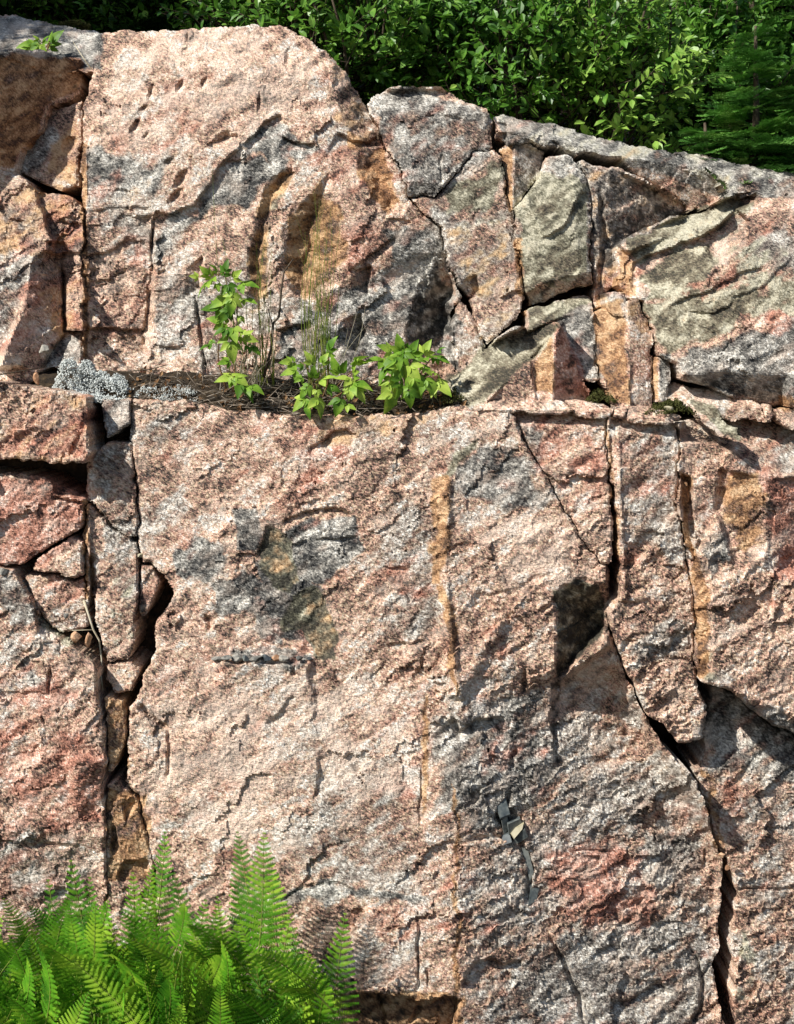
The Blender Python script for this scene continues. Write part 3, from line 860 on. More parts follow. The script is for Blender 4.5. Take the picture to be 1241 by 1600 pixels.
# --- lower tier
B1 = [(207, 624), (294, 627), (338, 637), (400, 642), (468, 647), (569, 651), (654, 646), (694, 637), (738, 632), (797, 642),
      (825, 697), (864, 765), (881, 799), (915, 857), (932, 870), (939, 884), (952, 884), (952, 945), (946, 960), (947, 984), (962, 1016), (983, 1070),
      (1006, 1118), (1034, 1160), (1068, 1202), (1081, 1208), (1104, 1256), (1119, 1328), (1128, 1345), (1128, 1411), (1118, 1448), (1121, 1485),
      (1112, 1507), (1121, 1546), (1131, 1600), (1140, 1720), (708, 1720), (712, 1600), (722, 1562), (690, 1556), (652, 1562), (610, 1552), (545, 1556), (480, 1548), (420, 1556), (400, 1720), (255, 1720),
      (246, 1400), (244, 1356), (235, 1342), (230, 1285), (217, 1241), (199, 1217), (202, 1200), (202, 1106), (212, 1095), (225, 1051), (243, 1017),
      (245, 970), (266, 942), (271, 925), (261, 905), (242, 881), (224, 875), (219, 848), (217, 800), (213, 752), (207, 685)]
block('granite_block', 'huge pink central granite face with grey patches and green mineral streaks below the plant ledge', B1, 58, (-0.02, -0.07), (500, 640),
      thick=150, bev=10, bevr=9, feats=[
    # ridge that falls away to the right, lower right quarter darker
    F([(716, 1120), (770, 1070), (860, 1060), (960, 1050), (1140, 1340), (1140, 1720), (720, 1720), (716, 1400)], 0, (716, 1200), (0.27, 0.02), 60),
    F([(700, 742), (760, 690), (880, 800), (940, 890), (860, 960), (800, 960), (720, 1090), (690, 1000)], -9, (700, 900), (0.06, -0.05), 24),
    # left-facing iron-stained edge
    F([(672, 745), (705, 745), (700, 900), (718, 1090), (700, 1090), (676, 900)], 0, (676, 900), (-0.3, 0), 10),
    # dark hollow under the overhang, smooth face turned away from the sun
    H([(864, 1075), (866, 935), (882, 914), (908, 903), (944, 911)], [(874, 1075), (884, 1060), (905, 1032), (955, 990), (957, 925)], 1.5, 5),
    F([(950, 880), (952, 1010), (870, 1070), (875, 1210), (1010, 1180), (1000, 1080)], 26, (900, 1040), (0.02, -0.13), 10),
    C([(868, 1060), (866, 1130), (872, 1205)], 7, 14),
    S([(705, 1120), (720, 1138), (745, 1128), (790, 1118)], 22, 5, 22),
    S([(330, 1034), (400, 1036), (455, 1038), (490, 1034)], -14, 4, 60),
    S([(440, 815), (480, 800), (520, 796), (556, 800)], 11, 4, 16),
    S([(450, 850), (500, 842), (565, 838)], 8, 4, 14),
    S([(368, 862), (400, 866), (412, 845), (416, 818)], 7, 4, 22),
    H([(415, 820), (402, 880), (420, 915)], [(432, 820), (472, 905), (450, 935)], 0.12, 0.5),
    H([(490, 910), (452, 930), (440, 985), (480, 1030)], [(494, 912), (532, 1000), (527, 1030), (490, 1034)], 0.14, 0.5),
    C([(320, 965), (330, 968), (328, 985)], 5, 10),
    C([(460, 1040), (460, 1056)], 4, 10),
    S([(500, 690), (520, 678), (545, 672), (560, 676)], 12, 4, 14),
    S([(480, 700), (498, 692), (515, 676)], 9, 4, 14),
    S([(640, 1058), (655, 1046), (665, 1060)], 6, 4, 12),
    S([(600, 1005), (640, 1004), (668, 998)], 5, 3, 10),
    C([(600, 885), (640, 892)], 3, 6),
    S([(415, 1135), (440, 1110), (458, 1085)], 6, 6, 18),
    S([(490, 1250), (500, 1210), (495, 1180)], 7, 7, 20),
    C([(217, 1101), (235, 1118), (264, 1140)], 5, 16), C([(264, 1140), (263, 1180), (262, 1216)], 3.5, 9),
    S([(430, 1412), (470, 1385), (520, 1380), (565, 1390)], 5, 4, 16),
    C([(654, 1440), (655, 1500), (653, 1552)], 4, 9), C([(668, 1515), (672, 1545)], 3, 8),
    C([(660, 1200), (656, 1290)], 3, 5),
    S([(718, 1548), (728, 1525), (742, 1506), (762, 1500), (790, 1506), (822, 1495)], 16, 5, 20),
    C([(800, 1230), (780, 1275), (815, 1320), (828, 1345), (826, 1420)], 7, 14),
    Dn((800, 1290), (30, 20), 50, 22),
    C([(740, 1312), (770, 1306), (800, 1310)], 5, 10),
    C([(815, 1230), (850, 1275), (900, 1330), (960, 1330), (1000, 1370), (1030, 1395)], 3, 5),
    C([(850, 1440), (880, 1500), (905, 1560), (915, 1610)], 6, 12), C([(900, 1545), (935, 1600)], 5, 8),
    S([(1010, 1380), (1000, 1420), (990, 1440), (960, 1448), (935, 1470)], 8, 6, 18),
    S([(950, 1565), (985, 1560), (1010, 1545), (1035, 1530)], 14, 5, 16),
    C([(1085, 1490), (1098, 1530), (1095, 1580), (1080, 1600)], 5, 14),
    C([(1110, 1500), (1098, 1525)], 5, 12),
    S([(790, 960), (780, 1000), (790, 1030)], -6, 8, 25),
    C([(820, 1040), (818, 1080)], 5, 10),
    C([(800, 1200), (805, 1170)], 6, 10), C([(870, 940), (845, 955)], 4, 9),
    S([(735, 935), (790, 925), (850, 895)], 5, 8, 22),
])

block('granite_block', 'narrow triangular pink block wedged between two cracks right of the central face',
      [(797, 638), (870, 640), (945, 652), (950, 720), (955, 800), (958, 862), (955, 880), (941, 882), (934, 868), (917, 855), (883, 797), (866, 763), (827, 695)],
      56, (0.02, -0.07), (860, 640), bev=8, bevr=7, seed=2, feats=[
    S([(870, 745), (900, 740), (940, 748)], 5, 5, 20), F([(800, 640), (945, 650), (945, 668), (805, 662)], 0, (870, 668), (0, -0.7), 12)])

block('granite_block', 'tall pink block with dark cracks on both sides and overhanging pointed foot',
      [(950, 655), (1000, 652), (1056, 662), (1060, 700), (1060, 755), (1056, 782), (1068, 850), (1075, 884), (1084, 943), (1085, 983), (1084, 1027), (1090, 1068), (1100, 1104),
       (1099, 1150), (1078, 1163), (1057, 1157), (1037, 1134), (1012, 1120), (988, 1065), (964, 1010), (953, 982), (953, 955), (960, 943), (969, 938), (969, 882), (965, 831), (962, 780), (953, 719)],
      50, (0.14, -0.04), (1000, 800), bev=9, bevr=9, seed=3, feats=[
    S([(965, 942), (990, 940), (1022, 936)], 8, 4, 14), S([(1055, 790), (1035, 830), (990, 885), (965, 900)], 7, 5, 20),
    S([(965, 1010), (990, 990), (1010, 985), (1060, 995), (1085, 1020)], 6, 5, 16),
    F([(953, 655), (966, 655), (980, 940), (966, 940), (958, 800)], -2, (968, 800), (-0.6, 0), 5),
    F([(955, 655), (1056, 662), (1056, 682), (958, 674)], 0, (1000, 682), (0, -0.8), 12),
    Dn((1000, 760), (30, 14), -30, 7), Dn((1030, 870), (20, 8), -30, 6), Dn((1040, 1100), (25, 12), -40, 6)])

block('granite_block', 'broad pink block at the right edge with orange iron-stained side and sloping top',
      [(1064, 662), (1100, 652), (1160, 655), (1241, 660), (1420, 660), (1420, 1180), (1290, 1165), (1241, 1146), (1213, 1133), (1183, 1119), (1142, 1080), (1108, 1070), (1094, 1062),
       (1088, 1027), (1089, 983), (1088, 943), (1079, 884), (1072, 848), (1062, 782), (1065, 755), (1064, 700)],
      34, (0.10, -0.03), (1120, 900), thick=200, bev=8, bevr=8, seed=4, feats=[
    F([(1066, 650), (1420, 640), (1420, 745), (1241, 744), (1180, 740), (1142, 700), (1100, 690), (1064, 690)], 0, (1150, 742), (0.1, -1.1), 10),
    F([(1062, 690), (1130, 692), (1140, 760), (1085, 880), (1064, 790)], 16, (1100, 750), (0, 0), 12),
    F([(1062, 740), (1080, 745), (1086, 870), (1112, 910), (1112, 1050), (1085, 1066)], 8, (1110, 950), (-0.5, 0), 6),
    F([(1126, 735), (1200, 748), (1194, 870), (1150, 880), (1118, 790)], 0, (1198, 800), (-0.22, 0), 10),
    F([(1197, 748), (1420, 745), (1420, 900), (1200, 890)], 0, (1197, 800), (0.4, 0.05), 10),
    C([(1068, 750), (1076, 748), (1080, 790)], 4, 10),
    F([(1100, 1050), (1241, 1120), (1420, 1150), (1420, 1200), (1241, 1170), (1100, 1090)], 8, (1180, 1120), (0, 0.7), 10),
    S([(1180, 880), (1210, 900), (1205, 960)], 7, 6, 20), Dn((1170, 960), (30, 12), -50, 7), Dn((1215, 1040), (20, 10), -50, 6),
    S([(1120, 890), (1145, 880), (1160, 840)], 4, 5, 15)])

block('granite_block', 'rough grey-pink block at the lower right beside a widening vertical crack',
      [(1103, 1108), (1112, 1074), (1145, 1086), (1185, 1124), (1241, 1150), (1420, 1186), (1420, 1720), (1155, 1720), (1148, 1600), (1148, 1519), (1142, 1478), (1150, 1424), (1154, 1397), (1139, 1343),
       (1121, 1326), (1107, 1254), (1086, 1206), (1100, 1165)],
      92, (0.15, -0.02), (1150, 1200), thick=150, bev=9, bevr=9, seed=5, feats=[
    F([(1090, 1070), (1241, 1130), (1420, 1170), (1420, 1250), (1241, 1215), (1120, 1190)], 0, (1180, 1210), (0, -0.35), 30),
    S([(1120, 1120), (1170, 1130), (1241, 1165), (1320, 1180)], 8, 6, 16), C([(1150, 1390), (1241, 1388)], 3, 5),
    S([(1140, 1230), (1180, 1180), (1200, 1170)], 6, 6, 20)])

block('granite_block', 'brown stained rock in the dark undercut beneath the central face',
      [(405, 1500), (740, 1505), (740, 1720), (405, 1720)], 26, (0, -0.1), (560, 1600), thick=60, bev=4, seed=6, feats=[
    C([(590, 1550), (600, 1600), (620, 1640)], 5, 12), C([(640, 1600), (655, 1570)], 5, 10)])

# --- lower left
block('granite_block', 'squared brownish block at the left edge with its underside in shadow',
      [(-260, 590), (0, 600), (41, 605), (85, 610), (136, 619), (138, 661), (138, 722), (102, 724), (0, 717), (-260, 712)], 12, (0.03, -0.07), (60, 660), bev=6, bevr=6, seed=7, feats=[
    S([(-20, 640), (40, 650), (75, 672)], -7, 8, 30), S([(105, 715), (120, 680), (132, 640)], 6, 6, 14), Dn((30, 690), (40, 14), -25, 7)])
block('granite_block', 'dark reddish block below the squared brown block at the left edge',
      [(-260, 730), (0, 739), (58, 742), (80, 750), (131, 777), (127, 814), (126, 832), (91, 843), (51, 869), (34, 881), (7, 882), (-260, 880)], 30, (0.10, -0.02), (60, 810), bev=7, bevr=7, seed=8, feats=[
    F([(76, 735), (140, 735), (140, 780), (90, 772)], 18, (100, 760), (0.1, 0), 5), C([(84, 778), (110, 783), (130, 784)], 4, 12)])
block('granite_block', 'small pale pink triangular block under the dark reddish block',
      [(51, 889), (61, 872), (112, 840), (127, 848), (129, 900), (90, 896)], 26, (0.02, -0.12), None, bev=6, bevr=6, amp=0.7, seed=9)
block('granite_block', 'speckled dark block pinched between diagonal crack and orange-lined joint',
      [(40, 897), (90, 900), (129, 906), (138, 936), (139, 980), (112, 986), (100, 990), (68, 966), (54, 938)], 36, (0.05, -0.08), None, bev=7, bevr=6, amp=0.8, seed=10)
block('granite_block', 'large pink block at lower left rising behind the ferns',
      [(-260, 885), (0, 885), (24, 893), (32, 912), (51, 941), (61, 965), (95, 995), (129, 1019), (148, 1036), (154, 1085), (161, 1118), (163, 1200), (161, 1224), (164, 1281), (164, 1342), (168, 1450), (170, 1720), (-260, 1720)],
      8, (0.03, -0.07), (60, 1100), thick=160, bev=9, bevr=10, seed=11, feats=[
    F([(55, 955), (150, 1030), (158, 1060), (60, 990)], 0, (80, 1010), (0.2, -0.7), 8),
    C([(78, 1045), (77, 1085)], 4, 12), S([(0, 1080), (40, 1082), (78, 1084)], 4, 4, 12), S([(20, 1000), (50, 1030), (70, 1045)], 6, 6, 16),
    F([(-260, 1270), (60, 1290), (165, 1310), (170, 1720), (-260, 1720)], 0, (60, 1290), (0.02, 0.22), 60),
    F([(110, 1180), (164, 1190), (164, 1300), (120, 1290)], -4, (140, 1240), (0.2, 0.25), 20), C([(60, 1318), (110, 1322)], 4, 8),
    Dn((60, 1320), (30, 14), -20, 9), Dn((30, 1180), (40, 20), -30, 6)])
block('granite_block', 'small light grey block capping the narrow column below the lichen',
      [(157, 622), (203, 624), (205, 661), (190, 672), (168, 682), (160, 648)], 58, (0, -0.2), None, bev=6, bevr=6, amp=0.7, seed=12)
block('granite_block', 'upper piece of the narrow grey-pink column between the two vertical joints',
      [(141, 720), (150, 706), (170, 690), (205, 690), (208, 752), (213, 800), (216, 838), (203, 842), (174, 822), (152, 792), (136, 781), (136, 745)], 58, (0, -0.07), None, bev=6, bevr=6, amp=0.8, seed=13, feats=[
    S([(138, 742), (160, 738), (208, 745)], -6, 5, 30)])
block('granite_block', 'long lower piece of the narrow column with an orange-stained left edge',
      [(133, 786), (152, 801), (173, 829), (215, 850), (216, 882), (213, 970), (209, 1010), (202, 1026), (168, 1036), (162, 1000), (150, 970), (146, 915), (141, 935), (136, 938), (133, 860)], 42, (0.02, -0.07), None, bev=6, bevr=6, amp=0.8, seed=14, feats=[
    F([(130, 784), (139, 786), (142, 940), (132, 940)], -8, (139, 860), (-1.0, 0), 3), C([(143, 870), (145, 915), (143, 960)], 5, 26)])
block('granite_block', 'thin leaf-shaped grey flake in the wide dark crack left of centre',
      [(222, 880), (241, 886), (250, 908), (240, 938), (226, 966), (219, 950), (221, 915)], 50, (0, -0.07), None, bev=6, bevr=5, amp=0.6, seed=15)
block('granite_block', 'small pinkish chunk wedged at the bottom of the wide dark crack',
      [(168, 1041), (207, 1032), (217, 1046), (206, 1078), (180, 1081), (166, 1062)], 36, (0, -0.1), None, bev=8, bevr=7, amp=0.7, seed=16)
block('granite_block', 'smooth brown sliver standing in the crack under the pinkish chunk',
      [(166, 1087), (192, 1096), (195, 1118), (197, 1159), (184, 1186), (178, 1206), (169, 1206)], 26, (0.3, -0.05), None, bev=5, bevr=5, amp=0.5, seed=17)
block('granite_block', 'brown broken block in the crack just above the ferns',
      [(169, 1226), (183, 1223), (203, 1233), (216, 1253), (226, 1283), (233, 1325), (238, 1346), (246, 1480), (170, 1480), (167, 1363), (166, 1281)], 16, (0.1, -0.05), None, bev=8, bevr=7, amp=0.9, seed=18, feats=[
    S([(180, 1376), (194, 1346), (236, 1344)], 14, 5, 60), C([(176, 1290), (180, 1330)], 5, 14), F([(185, 1240), (215, 1250), (200, 1280)], 8, (200, 1260), (0.3, 0.5), 6)])

# --- upper tier, left stack
block('granite_block', 'smooth shaded brown block at the upper left corner turned from the sun',
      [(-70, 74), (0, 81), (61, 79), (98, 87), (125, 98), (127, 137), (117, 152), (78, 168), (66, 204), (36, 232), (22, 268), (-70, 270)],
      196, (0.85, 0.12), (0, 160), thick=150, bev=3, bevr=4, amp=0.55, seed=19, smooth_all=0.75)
block('granite_block', 'brown block beyond the left edge of the picture beside the shaded one',
      [(-260, 70), (-72, 74), (-72, 270), (-260, 266)], 170, (0.0, -0.2), None, thick=150, bev=6, seed=44)
block('granite_block', 'half-lit orange chunk beside the upper left vertical joint',
      [(66, 206), (78, 172), (92, 172), (125, 158), (126, 215), (122, 288), (95, 297), (50, 280), (24, 266), (38, 232)], 262, (-0.25, -0.35), (90, 230), bev=7, bevr=8, seed=20, feats=[
    Dn((110, 225), (14, 10), -30, 12), S([(60, 285), (90, 270), (122, 262)], -4, 5, 20)])
block('granite_block', 'weathered reddish block at left edge with a lit nose and shaded flank',
      [(-260, 270), (0, 266), (28, 272), (55, 300), (98, 304), (127, 318), (128, 420), (128, 515), (104, 515), (68, 566), (40, 612), (0, 612), (-260, 612)],
      168, (0.02, -0.22), (30, 430), thick=170, bev=9, bevr=10, seed=21, feats=[
    F([(70, 392), (48, 412), (34, 482), (-5, 575), (70, 575), (104, 520), (100, 440), (95, 400)], 0, (50, 480), (1.0, 0), 8),
    F([(96, 395), (130, 395), (130, 530), (100, 520)], 44, (100, 450), (-0.7, 0), 6),
    S([(40, 305), (70, 322), (124, 330)], -8, 5, 24), F([(55, 300), (130, 300), (130, 395), (90, 395)], 22, (90, 340), (-0.2, 0.1), 8),
    S([(95, 340), (110, 352), (126, 345)], 12, 4, 14), S([(70, 376), (100, 380), (122, 400)], 14, 4, 16), C([(0, 320), (20, 345), (40, 350)], 5, 9)])
block('granite_block', 'small pale sloping stone at the foot of the upper left joint',
      [(66, 574), (86, 540), (104, 518), (128, 520), (129, 575)], 178, (0, -0.8), (100, 560), bev=5, bevr=5, amp=0.6, seed=22)

# --- the grey dome at the top left
block('bedrock_dome', 'bare light grey bedrock slope behind the upper left corner',
      [(-420, -40), (-150, 0), (0, 23), (40, 30), (85, 36), (128, 46), (164, 54), (162, 110), (60, 112), (-420, 118)], 330, (0.1, -3.2), (80, 95), thick=200, bev=2, amp=0.5, seed=23, smooth_all=0.5)

# --- big upper block
U1 = [(161, 53), (230, 48), (300, 45), (380, 41), (436, 41), (462, 52), (500, 76), (533, 103), (545, 125), (562, 150), (578, 178), (590, 200), (600, 232), (620, 258), (640, 308), (650, 323),
      (671, 340), (687, 356), (696, 406), (718, 462), (716, 470), (704, 490), (708, 572), (700, 640), (130, 625), (132, 560), (130, 515), (131, 420), (132, 338), (129, 288), (131, 237), (129, 210), (130, 162), (138, 145), (150, 102), (155, 71)]
block('granite_block', 'massive pink block at upper left with rounded crown and brown hollows', U1, 150, (0.0, -0.24), (400, 600), thick=190, bev=9, bevr=9, seed=24, feats=[
    Bu((370, 190), (330, 240), 34),
    F([(132, 335), (238, 340), (236, 520), (132, 515)], 0, (134, 420), (0.16, 0.06), 10),
    F([(440, 440), (560, 430), (690, 400), (720, 480), (640, 620), (420, 620)], 0, (440, 520), (0.12, 0.1), 40),
    # top rounds backwards
    F([(120, 0), (640, 0), (640, 140), (120, 90)], 0, (380, 90), (0, -0.35), 40),
    # long diagonal break: the upper left sheet stands proud
    S([(238, 420), (236, 372), (246, 332), (270, 334), (305, 318), (322, 294), (338, 267), (360, 246), (378, 222)], 13, 4, 90),
    S([(376, 224), (400, 212), (418, 190), (440, 176)], 14, 5, 30), S([(438, 214), (462, 222), (497, 226)], 14, 4, 14),
    S([(324, 226), (350, 212), (372, 208)], 11, 4, 12), Dn((350, 214), (16, 8), -25, 10),
    Dn((282, 134), (10, 5), -65, 13), Dn((236, 145), (14, 4), -70, 9), Dn((224, 170), (9, 4), -30, 9), Dn((212, 198), (14, 5), -55, 11), Dn((320, 130), (9, 5), -65, 8), Dn((406, 160), (16, 3.5), -85, 10), Dn((228, 212), (10, 3), -45, 6),
    Dn((283, 280), (17, 7), -58, 15), Dn((276, 306), (17, 7), -45, 15), Dn((264, 253), (10, 5), -45, 10), Dn((293, 60), (3, 10), 0, 8), Dn((450, 90), (6, 14), 10, 10), Dn((470, 75), (8, 5), 30, 8),
    # left column with overhanging foot
    F([(132, 512), (226, 516), (232, 600), (132, 600)], 22, (180, 520), (0.12, 0.15), 6),
    S([(134, 400), (160, 398), (200, 372), (236, 384)], 9, 6, 26), S([(134, 440), (170, 436), (205, 420)], 6, 6, 20), S([(135, 330), (200, 322), (240, 330)], 5, 6, 24),
    C([(237, 340), (240, 420), (232, 480), (226, 545)], 5, 12),
    # right flank of the crown, facing away from the sun
    H([(490, 66), (514, 98), (526, 140), (534, 190), (560, 224)], [(520, 60), (570, 100), (620, 200), (606, 232)], 1.05, 9),
    S([(528, 205), (545, 215), (570, 222), (592, 212)], 16, 4, 26),
    # brown hollows: faces turned right
    H([(453, 256), (434, 270), (416, 294), (398, 330), (386, 400), (390, 480)], [(462, 288), (436, 321), (426, 372), (424, 425), (418, 482)], 1.0, 0.9),
    H([(512, 272), (485, 300), (453, 338), (437, 389), (440, 422), (452, 450)], [(520, 290), (538, 338), (550, 400), (524, 446), (486, 480)], 0.85, 0.55),
    H([(598, 230), (566, 231), (554, 252), (566, 294), (590, 320), (602, 342)], [(604, 236), (613, 271), (628, 318), (608, 342)], 0.8, 0.8),
    S([(600, 340), (640, 345), (640, 350)], 8, 4, 16),
    S([(548, 425), (560, 415), (590, 395), (620, 365)], 10, 5, 18), F([(546, 424), (578, 418), (574, 458), (550, 455)], 0, (550, 440), (0.9, 0.1), 5),
    # deep slot at right
    H([(692, 398), (652, 450), (637, 492), (631, 540), (634, 640)], [(702, 404), (724, 461), (713, 480), (716, 640)], 1.15, 3),
    F([(526, 508), (560, 490), (572, 520), (560, 548), (528, 545)], 0, (530, 520), (0.8, 0.1), 5),
    S([(430, 515), (460, 512), (490, 505)], 12, 5, 14), C([(305, 465), (315, 530), (322, 590)], 4, 12), S([(240, 540), (275, 545), (290, 540)], 6, 4, 10),
    F([(290, 420), (318, 400), (312, 450), (285, 470)], 0, (290, 440), (0.7, 0.1), 5),
    F([(320, 560), (360, 555), (400, 640), (330, 640)], 8, (340, 580), (0, 0.3), 8),
    F([(130, 225), (137, 225), (140, 560), (129, 560)], -2, (136, 400), (-0.8, 0), 3),
])

# --- upper tier, right
block('granite_block', 'speckled grey block with flat right edge behind the crown of the upper block',
      [(588, 147), (603, 142), (617, 136), (650, 134), (691, 139), (725, 156), (759, 169), (768, 175), (768, 233), (738, 236), (716, 270), (680, 305), (642, 306), (621, 257), (602, 229), (591, 196), (577, 179), (575, 162)],
      226, (0.02, -0.3), (680, 230), bev=8, bevr=9, seed=25, feats=[
    F([(735, 238), (770, 178), (770, 236)], 6, (765, 205), (0.35, 0.1), 6), C([(690, 240), (688, 290)], 3, 6), S([(640, 190), (680, 175), (730, 185)], 5, 6, 16),
    F([(640, 285), (690, 285), (680, 308), (640, 308)], 0, (660, 285), (0, 0.5), 8), F([(570, 140), (780, 140), (770, 180), (580, 170)], 0, (670, 172), (0, -0.8), 12)])
block('granite_block', 'tall tan block with green-grey top standing right of the dark slot',
      [(740, 238), (768, 236), (785, 250), (789, 298), (802, 338), (809, 400), (813, 424), (818, 481), (799, 508), (760, 538), (753, 525), (738, 491), (735, 468), (721, 447), (699, 406), (690, 356), (673, 338), (652, 321), (646, 309), (682, 308), (718, 272)],
      196, (0.03, -0.22), (750, 400), bev=8, bevr=9, seed=26, amp=0.85, feats=[
    F([(715, 440), (745, 430), (750, 455), (738, 470), (722, 455)], 0, (722, 450), (0.9, 0.1), 6), S([(700, 395), (720, 440), (738, 470)], -3, 5, 20)])
block('granite_block', 'small rounded grey stone under the tan block above the wedge',
      [(717, 470), (737, 494), (754, 530), (756, 548), (740, 580), (712, 580), (706, 515)], 168, (0.15, -0.2), None, bev=10, bevr=12, amp=0.8, seed=27)
block('granite_block', 'narrow dark block with orange left side near the top of the right joints',
      [(778, 236), (803, 222), (822, 221), (852, 239), (842, 272), (820, 306), (803, 328), (796, 328), (790, 290), (788, 254)], 232, (0.0, -0.2), None, bev=6, bevr=6, seed=28, feats=[
    F([(776, 232), (803, 222), (804, 330), (790, 330)], 0, (802, 270), (-0.7, 0), 4), F([(803, 222), (855, 238), (840, 280), (804, 330)], 0, (804, 270), (0.75, 0.1), 5)])
block('granite_block', 'flat-faced olive green block with a step across it and a shaded underside',
      [(855, 246), (888, 243), (902, 261), (917, 279), (920, 306), (922, 380), (923, 444), (881, 456), (828, 478), (822, 462), (813, 400), (806, 373), (806, 325), (822, 310), (843, 275)],
      186, (-0.05, -0.16), (865, 360), bev=8, bevr=8, seed=29, amp=0.6, feats=[
    S([(920, 288), (900, 320), (883, 352), (845, 377)], -9, 4, 60), F([(820, 462), (860, 436), (925, 420), (925, 448), (881, 460), (826, 482)], 0, (870, 440), (0, 1.1), 5),
    F([(895, 260), (925, 285), (926, 420), (906, 420)], 0, (900, 340), (0.35, 0), 8)])
block('granite_block', 'long sloping grey capstone running right along the cliff top',
      [(772, 179), (820, 187), (888, 201), (962, 222), (1040, 238), (1098, 260), (1133, 299), (1115, 316), (1078, 330), (1057, 306), (990, 269), (962, 245), (915, 236), (900, 245), (864, 227), (820, 220), (792, 229), (779, 216)],
      236, (0.02, -0.15), (950, 240), thick=220, bev=5, bevr=6, seed=30, amp=0.75, feats=[
    F([(765, 160), (900, 190), (1100, 245), (1135, 296), (1098, 262), (962, 240), (905, 228), (860, 216), (780, 205)], 0, (950, 238), (0.45, -2.0), 6),
    F([(915, 236), (962, 242), (1098, 262), (1136, 300), (1115, 318), (1078, 332), (990, 270)], 0, (1000, 258), (0.1, 0.55), 5),
    C([(862, 218), (872, 230), (900, 246)], 4, 10), F([(775, 190), (792, 195), (792, 235), (775, 235)], 16, (780, 210), (0.3, 0.3), 4)])
block('granite_block', 'dark rough lichen-crusted block in shadow under the long capstone',
      [(902, 252), (949, 262), (990, 272), (1057, 309), (1075, 333), (1044, 341), (990, 367), (963, 394), (962, 444), (946, 458), (943, 482), (930, 486), (927, 448), (924, 380), (922, 305), (919, 278)],
      206, (0.06, -0.1), (960, 330), bev=8, bevr=8, seed=31, amp=1.2, feats=[
    F([(952, 262), (1080, 320), (1080, 345), (965, 400), (940, 380), (945, 300)], 2, (950, 320), (0.55, 0.2), 8), C([(938, 300), (945, 380), (936, 470)], 7, 16),
    S([(900, 258), (925, 262), (950, 262)], -5, 5, 20)])
block('granite_block', 'pale grey capstone continuing to the right edge of the cliff top',
      [(1042, 236), (1098, 245), (1159, 259), (1241, 269), (1420, 280), (1420, 330), (1241, 312), (1176, 310), (1139, 310), (1136, 296), (1110, 264)],
      262, (0.0, -0.4), (1180, 285), thick=220, bev=4, bevr=5, seed=32, amp=0.7, feats=[
    F([(1030, 225), (1420, 262), (1420, 296), (1241, 284), (1160, 276), (1110, 268)], 0, (1160, 278), (0.1, -1.6), 6), C([(1108, 264), (1138, 300)], 4, 12)])
block('granite_boulder', 'great pink and green striped boulder at the right with an overhanging upper lip',
      [(963, 392), (970, 378), (1010, 357), (1051, 340), (1088, 335), (1132, 306), (1176, 301), (1241, 305), (1420, 310), (1420, 650), (1241, 640), (1220, 634), (1200, 638), (1176, 628), (1125, 611), (1066, 592), (1055, 570), (1031, 553), (1014, 495), (1004, 472), (980, 466), (977, 455), (963, 444)],
      150, (0.0, -0.3), (1100, 470), thick=200, bev=9, bevr=12, seed=33, amp=0.85, feats=[
    Bu((1190, 470), (270, 200), 46),
    F([(990, 410), (1036, 391), (1091, 371), (1126, 353), (1150, 326), (1170, 345), (1140, 400), (1060, 440), (1000, 470), (985, 470)], 20, (1060, 385), (0.0, -0.3), 5),
    F([(960, 380), (1088, 330), (1180, 295), (1180, 315), (1130, 335), (1030, 375), (985, 395)], 0, (1060, 366), (0, -1.3), 8),
    F([(1130, 300), (1420, 300), (1420, 345), (1150, 350)], 0, (1250, 345), (0, -0.5), 25),
    S([(1040, 478), (1110, 455), (1160, 425), (1200, 415)], 8, 5, 40), S([(1105, 440), (1150, 410), (1180, 395)], -5, 6, 30), S([(1075, 486), (1120, 490), (1150, 470)], 7, 4, 12),
    S([(1140, 470), (1190, 450), (1241, 400)], 6, 6, 24), S([(1100, 380), (1118, 420), (1100, 450)], -6, 6, 20), S([(1060, 560), (1130, 530), (1241, 490), (1330, 480)], -7, 6, 40),
    F([(1066, 585), (1130, 570), (1230, 590), (1225, 645), (1176, 635)], 0, (1150, 590), (0.1, 0.8), 16), Dn((1170, 520), (35, 8), -25, 6), Dn((1200, 560), (30, 8), -20, 6)])
block('granite_block', 'thin grey-green block squeezed behind the pointed wedge',
      [(823, 484), (868, 472), (918, 463), (924, 467), (931, 515), (932, 570), (937, 592), (903, 592), (890, 550), (860, 540), (823, 520)], 150, (0.0, -0.3), None, bev=6, bevr=6, seed=34, amp=0.8, feats=[
    F([(820, 478), (926, 455), (925, 480), (870, 500), (822, 522)], 0, (880, 488), (0, -1.0), 5)])
WEDGE = block('stone_wedge', 'pointed wedge of stone with a smooth green sloping face lying on the ledge',
      [(699, 592), (759, 544), (803, 514), (840, 514), (870, 503), (877, 500), (884, 516), (894, 556), (902, 585), (922, 606), (926, 634), (884, 636), (820, 632), (752, 634), (727, 634), (707, 606)],
      84, (0.0, -0.1), (830, 600), thick=120, bev=4, bevr=4, seed=35, amp=0.7, cat='rock', feats=[
    F([(690, 595), (759, 540), (825, 508), (880, 497), (860, 535), (800, 590), (752, 640), (720, 640)], 0, (800, 592), (-0.25, -0.75), 4),
    F([(866, 500), (880, 497), (900, 560), (930, 640), (868, 640)], 0, (868, 560), (0.8, 0.25), 4), F([(830, 560), (864, 522), (866, 640), (838, 640)], 0, (866, 580), (-0.3, 0.0), 4)])
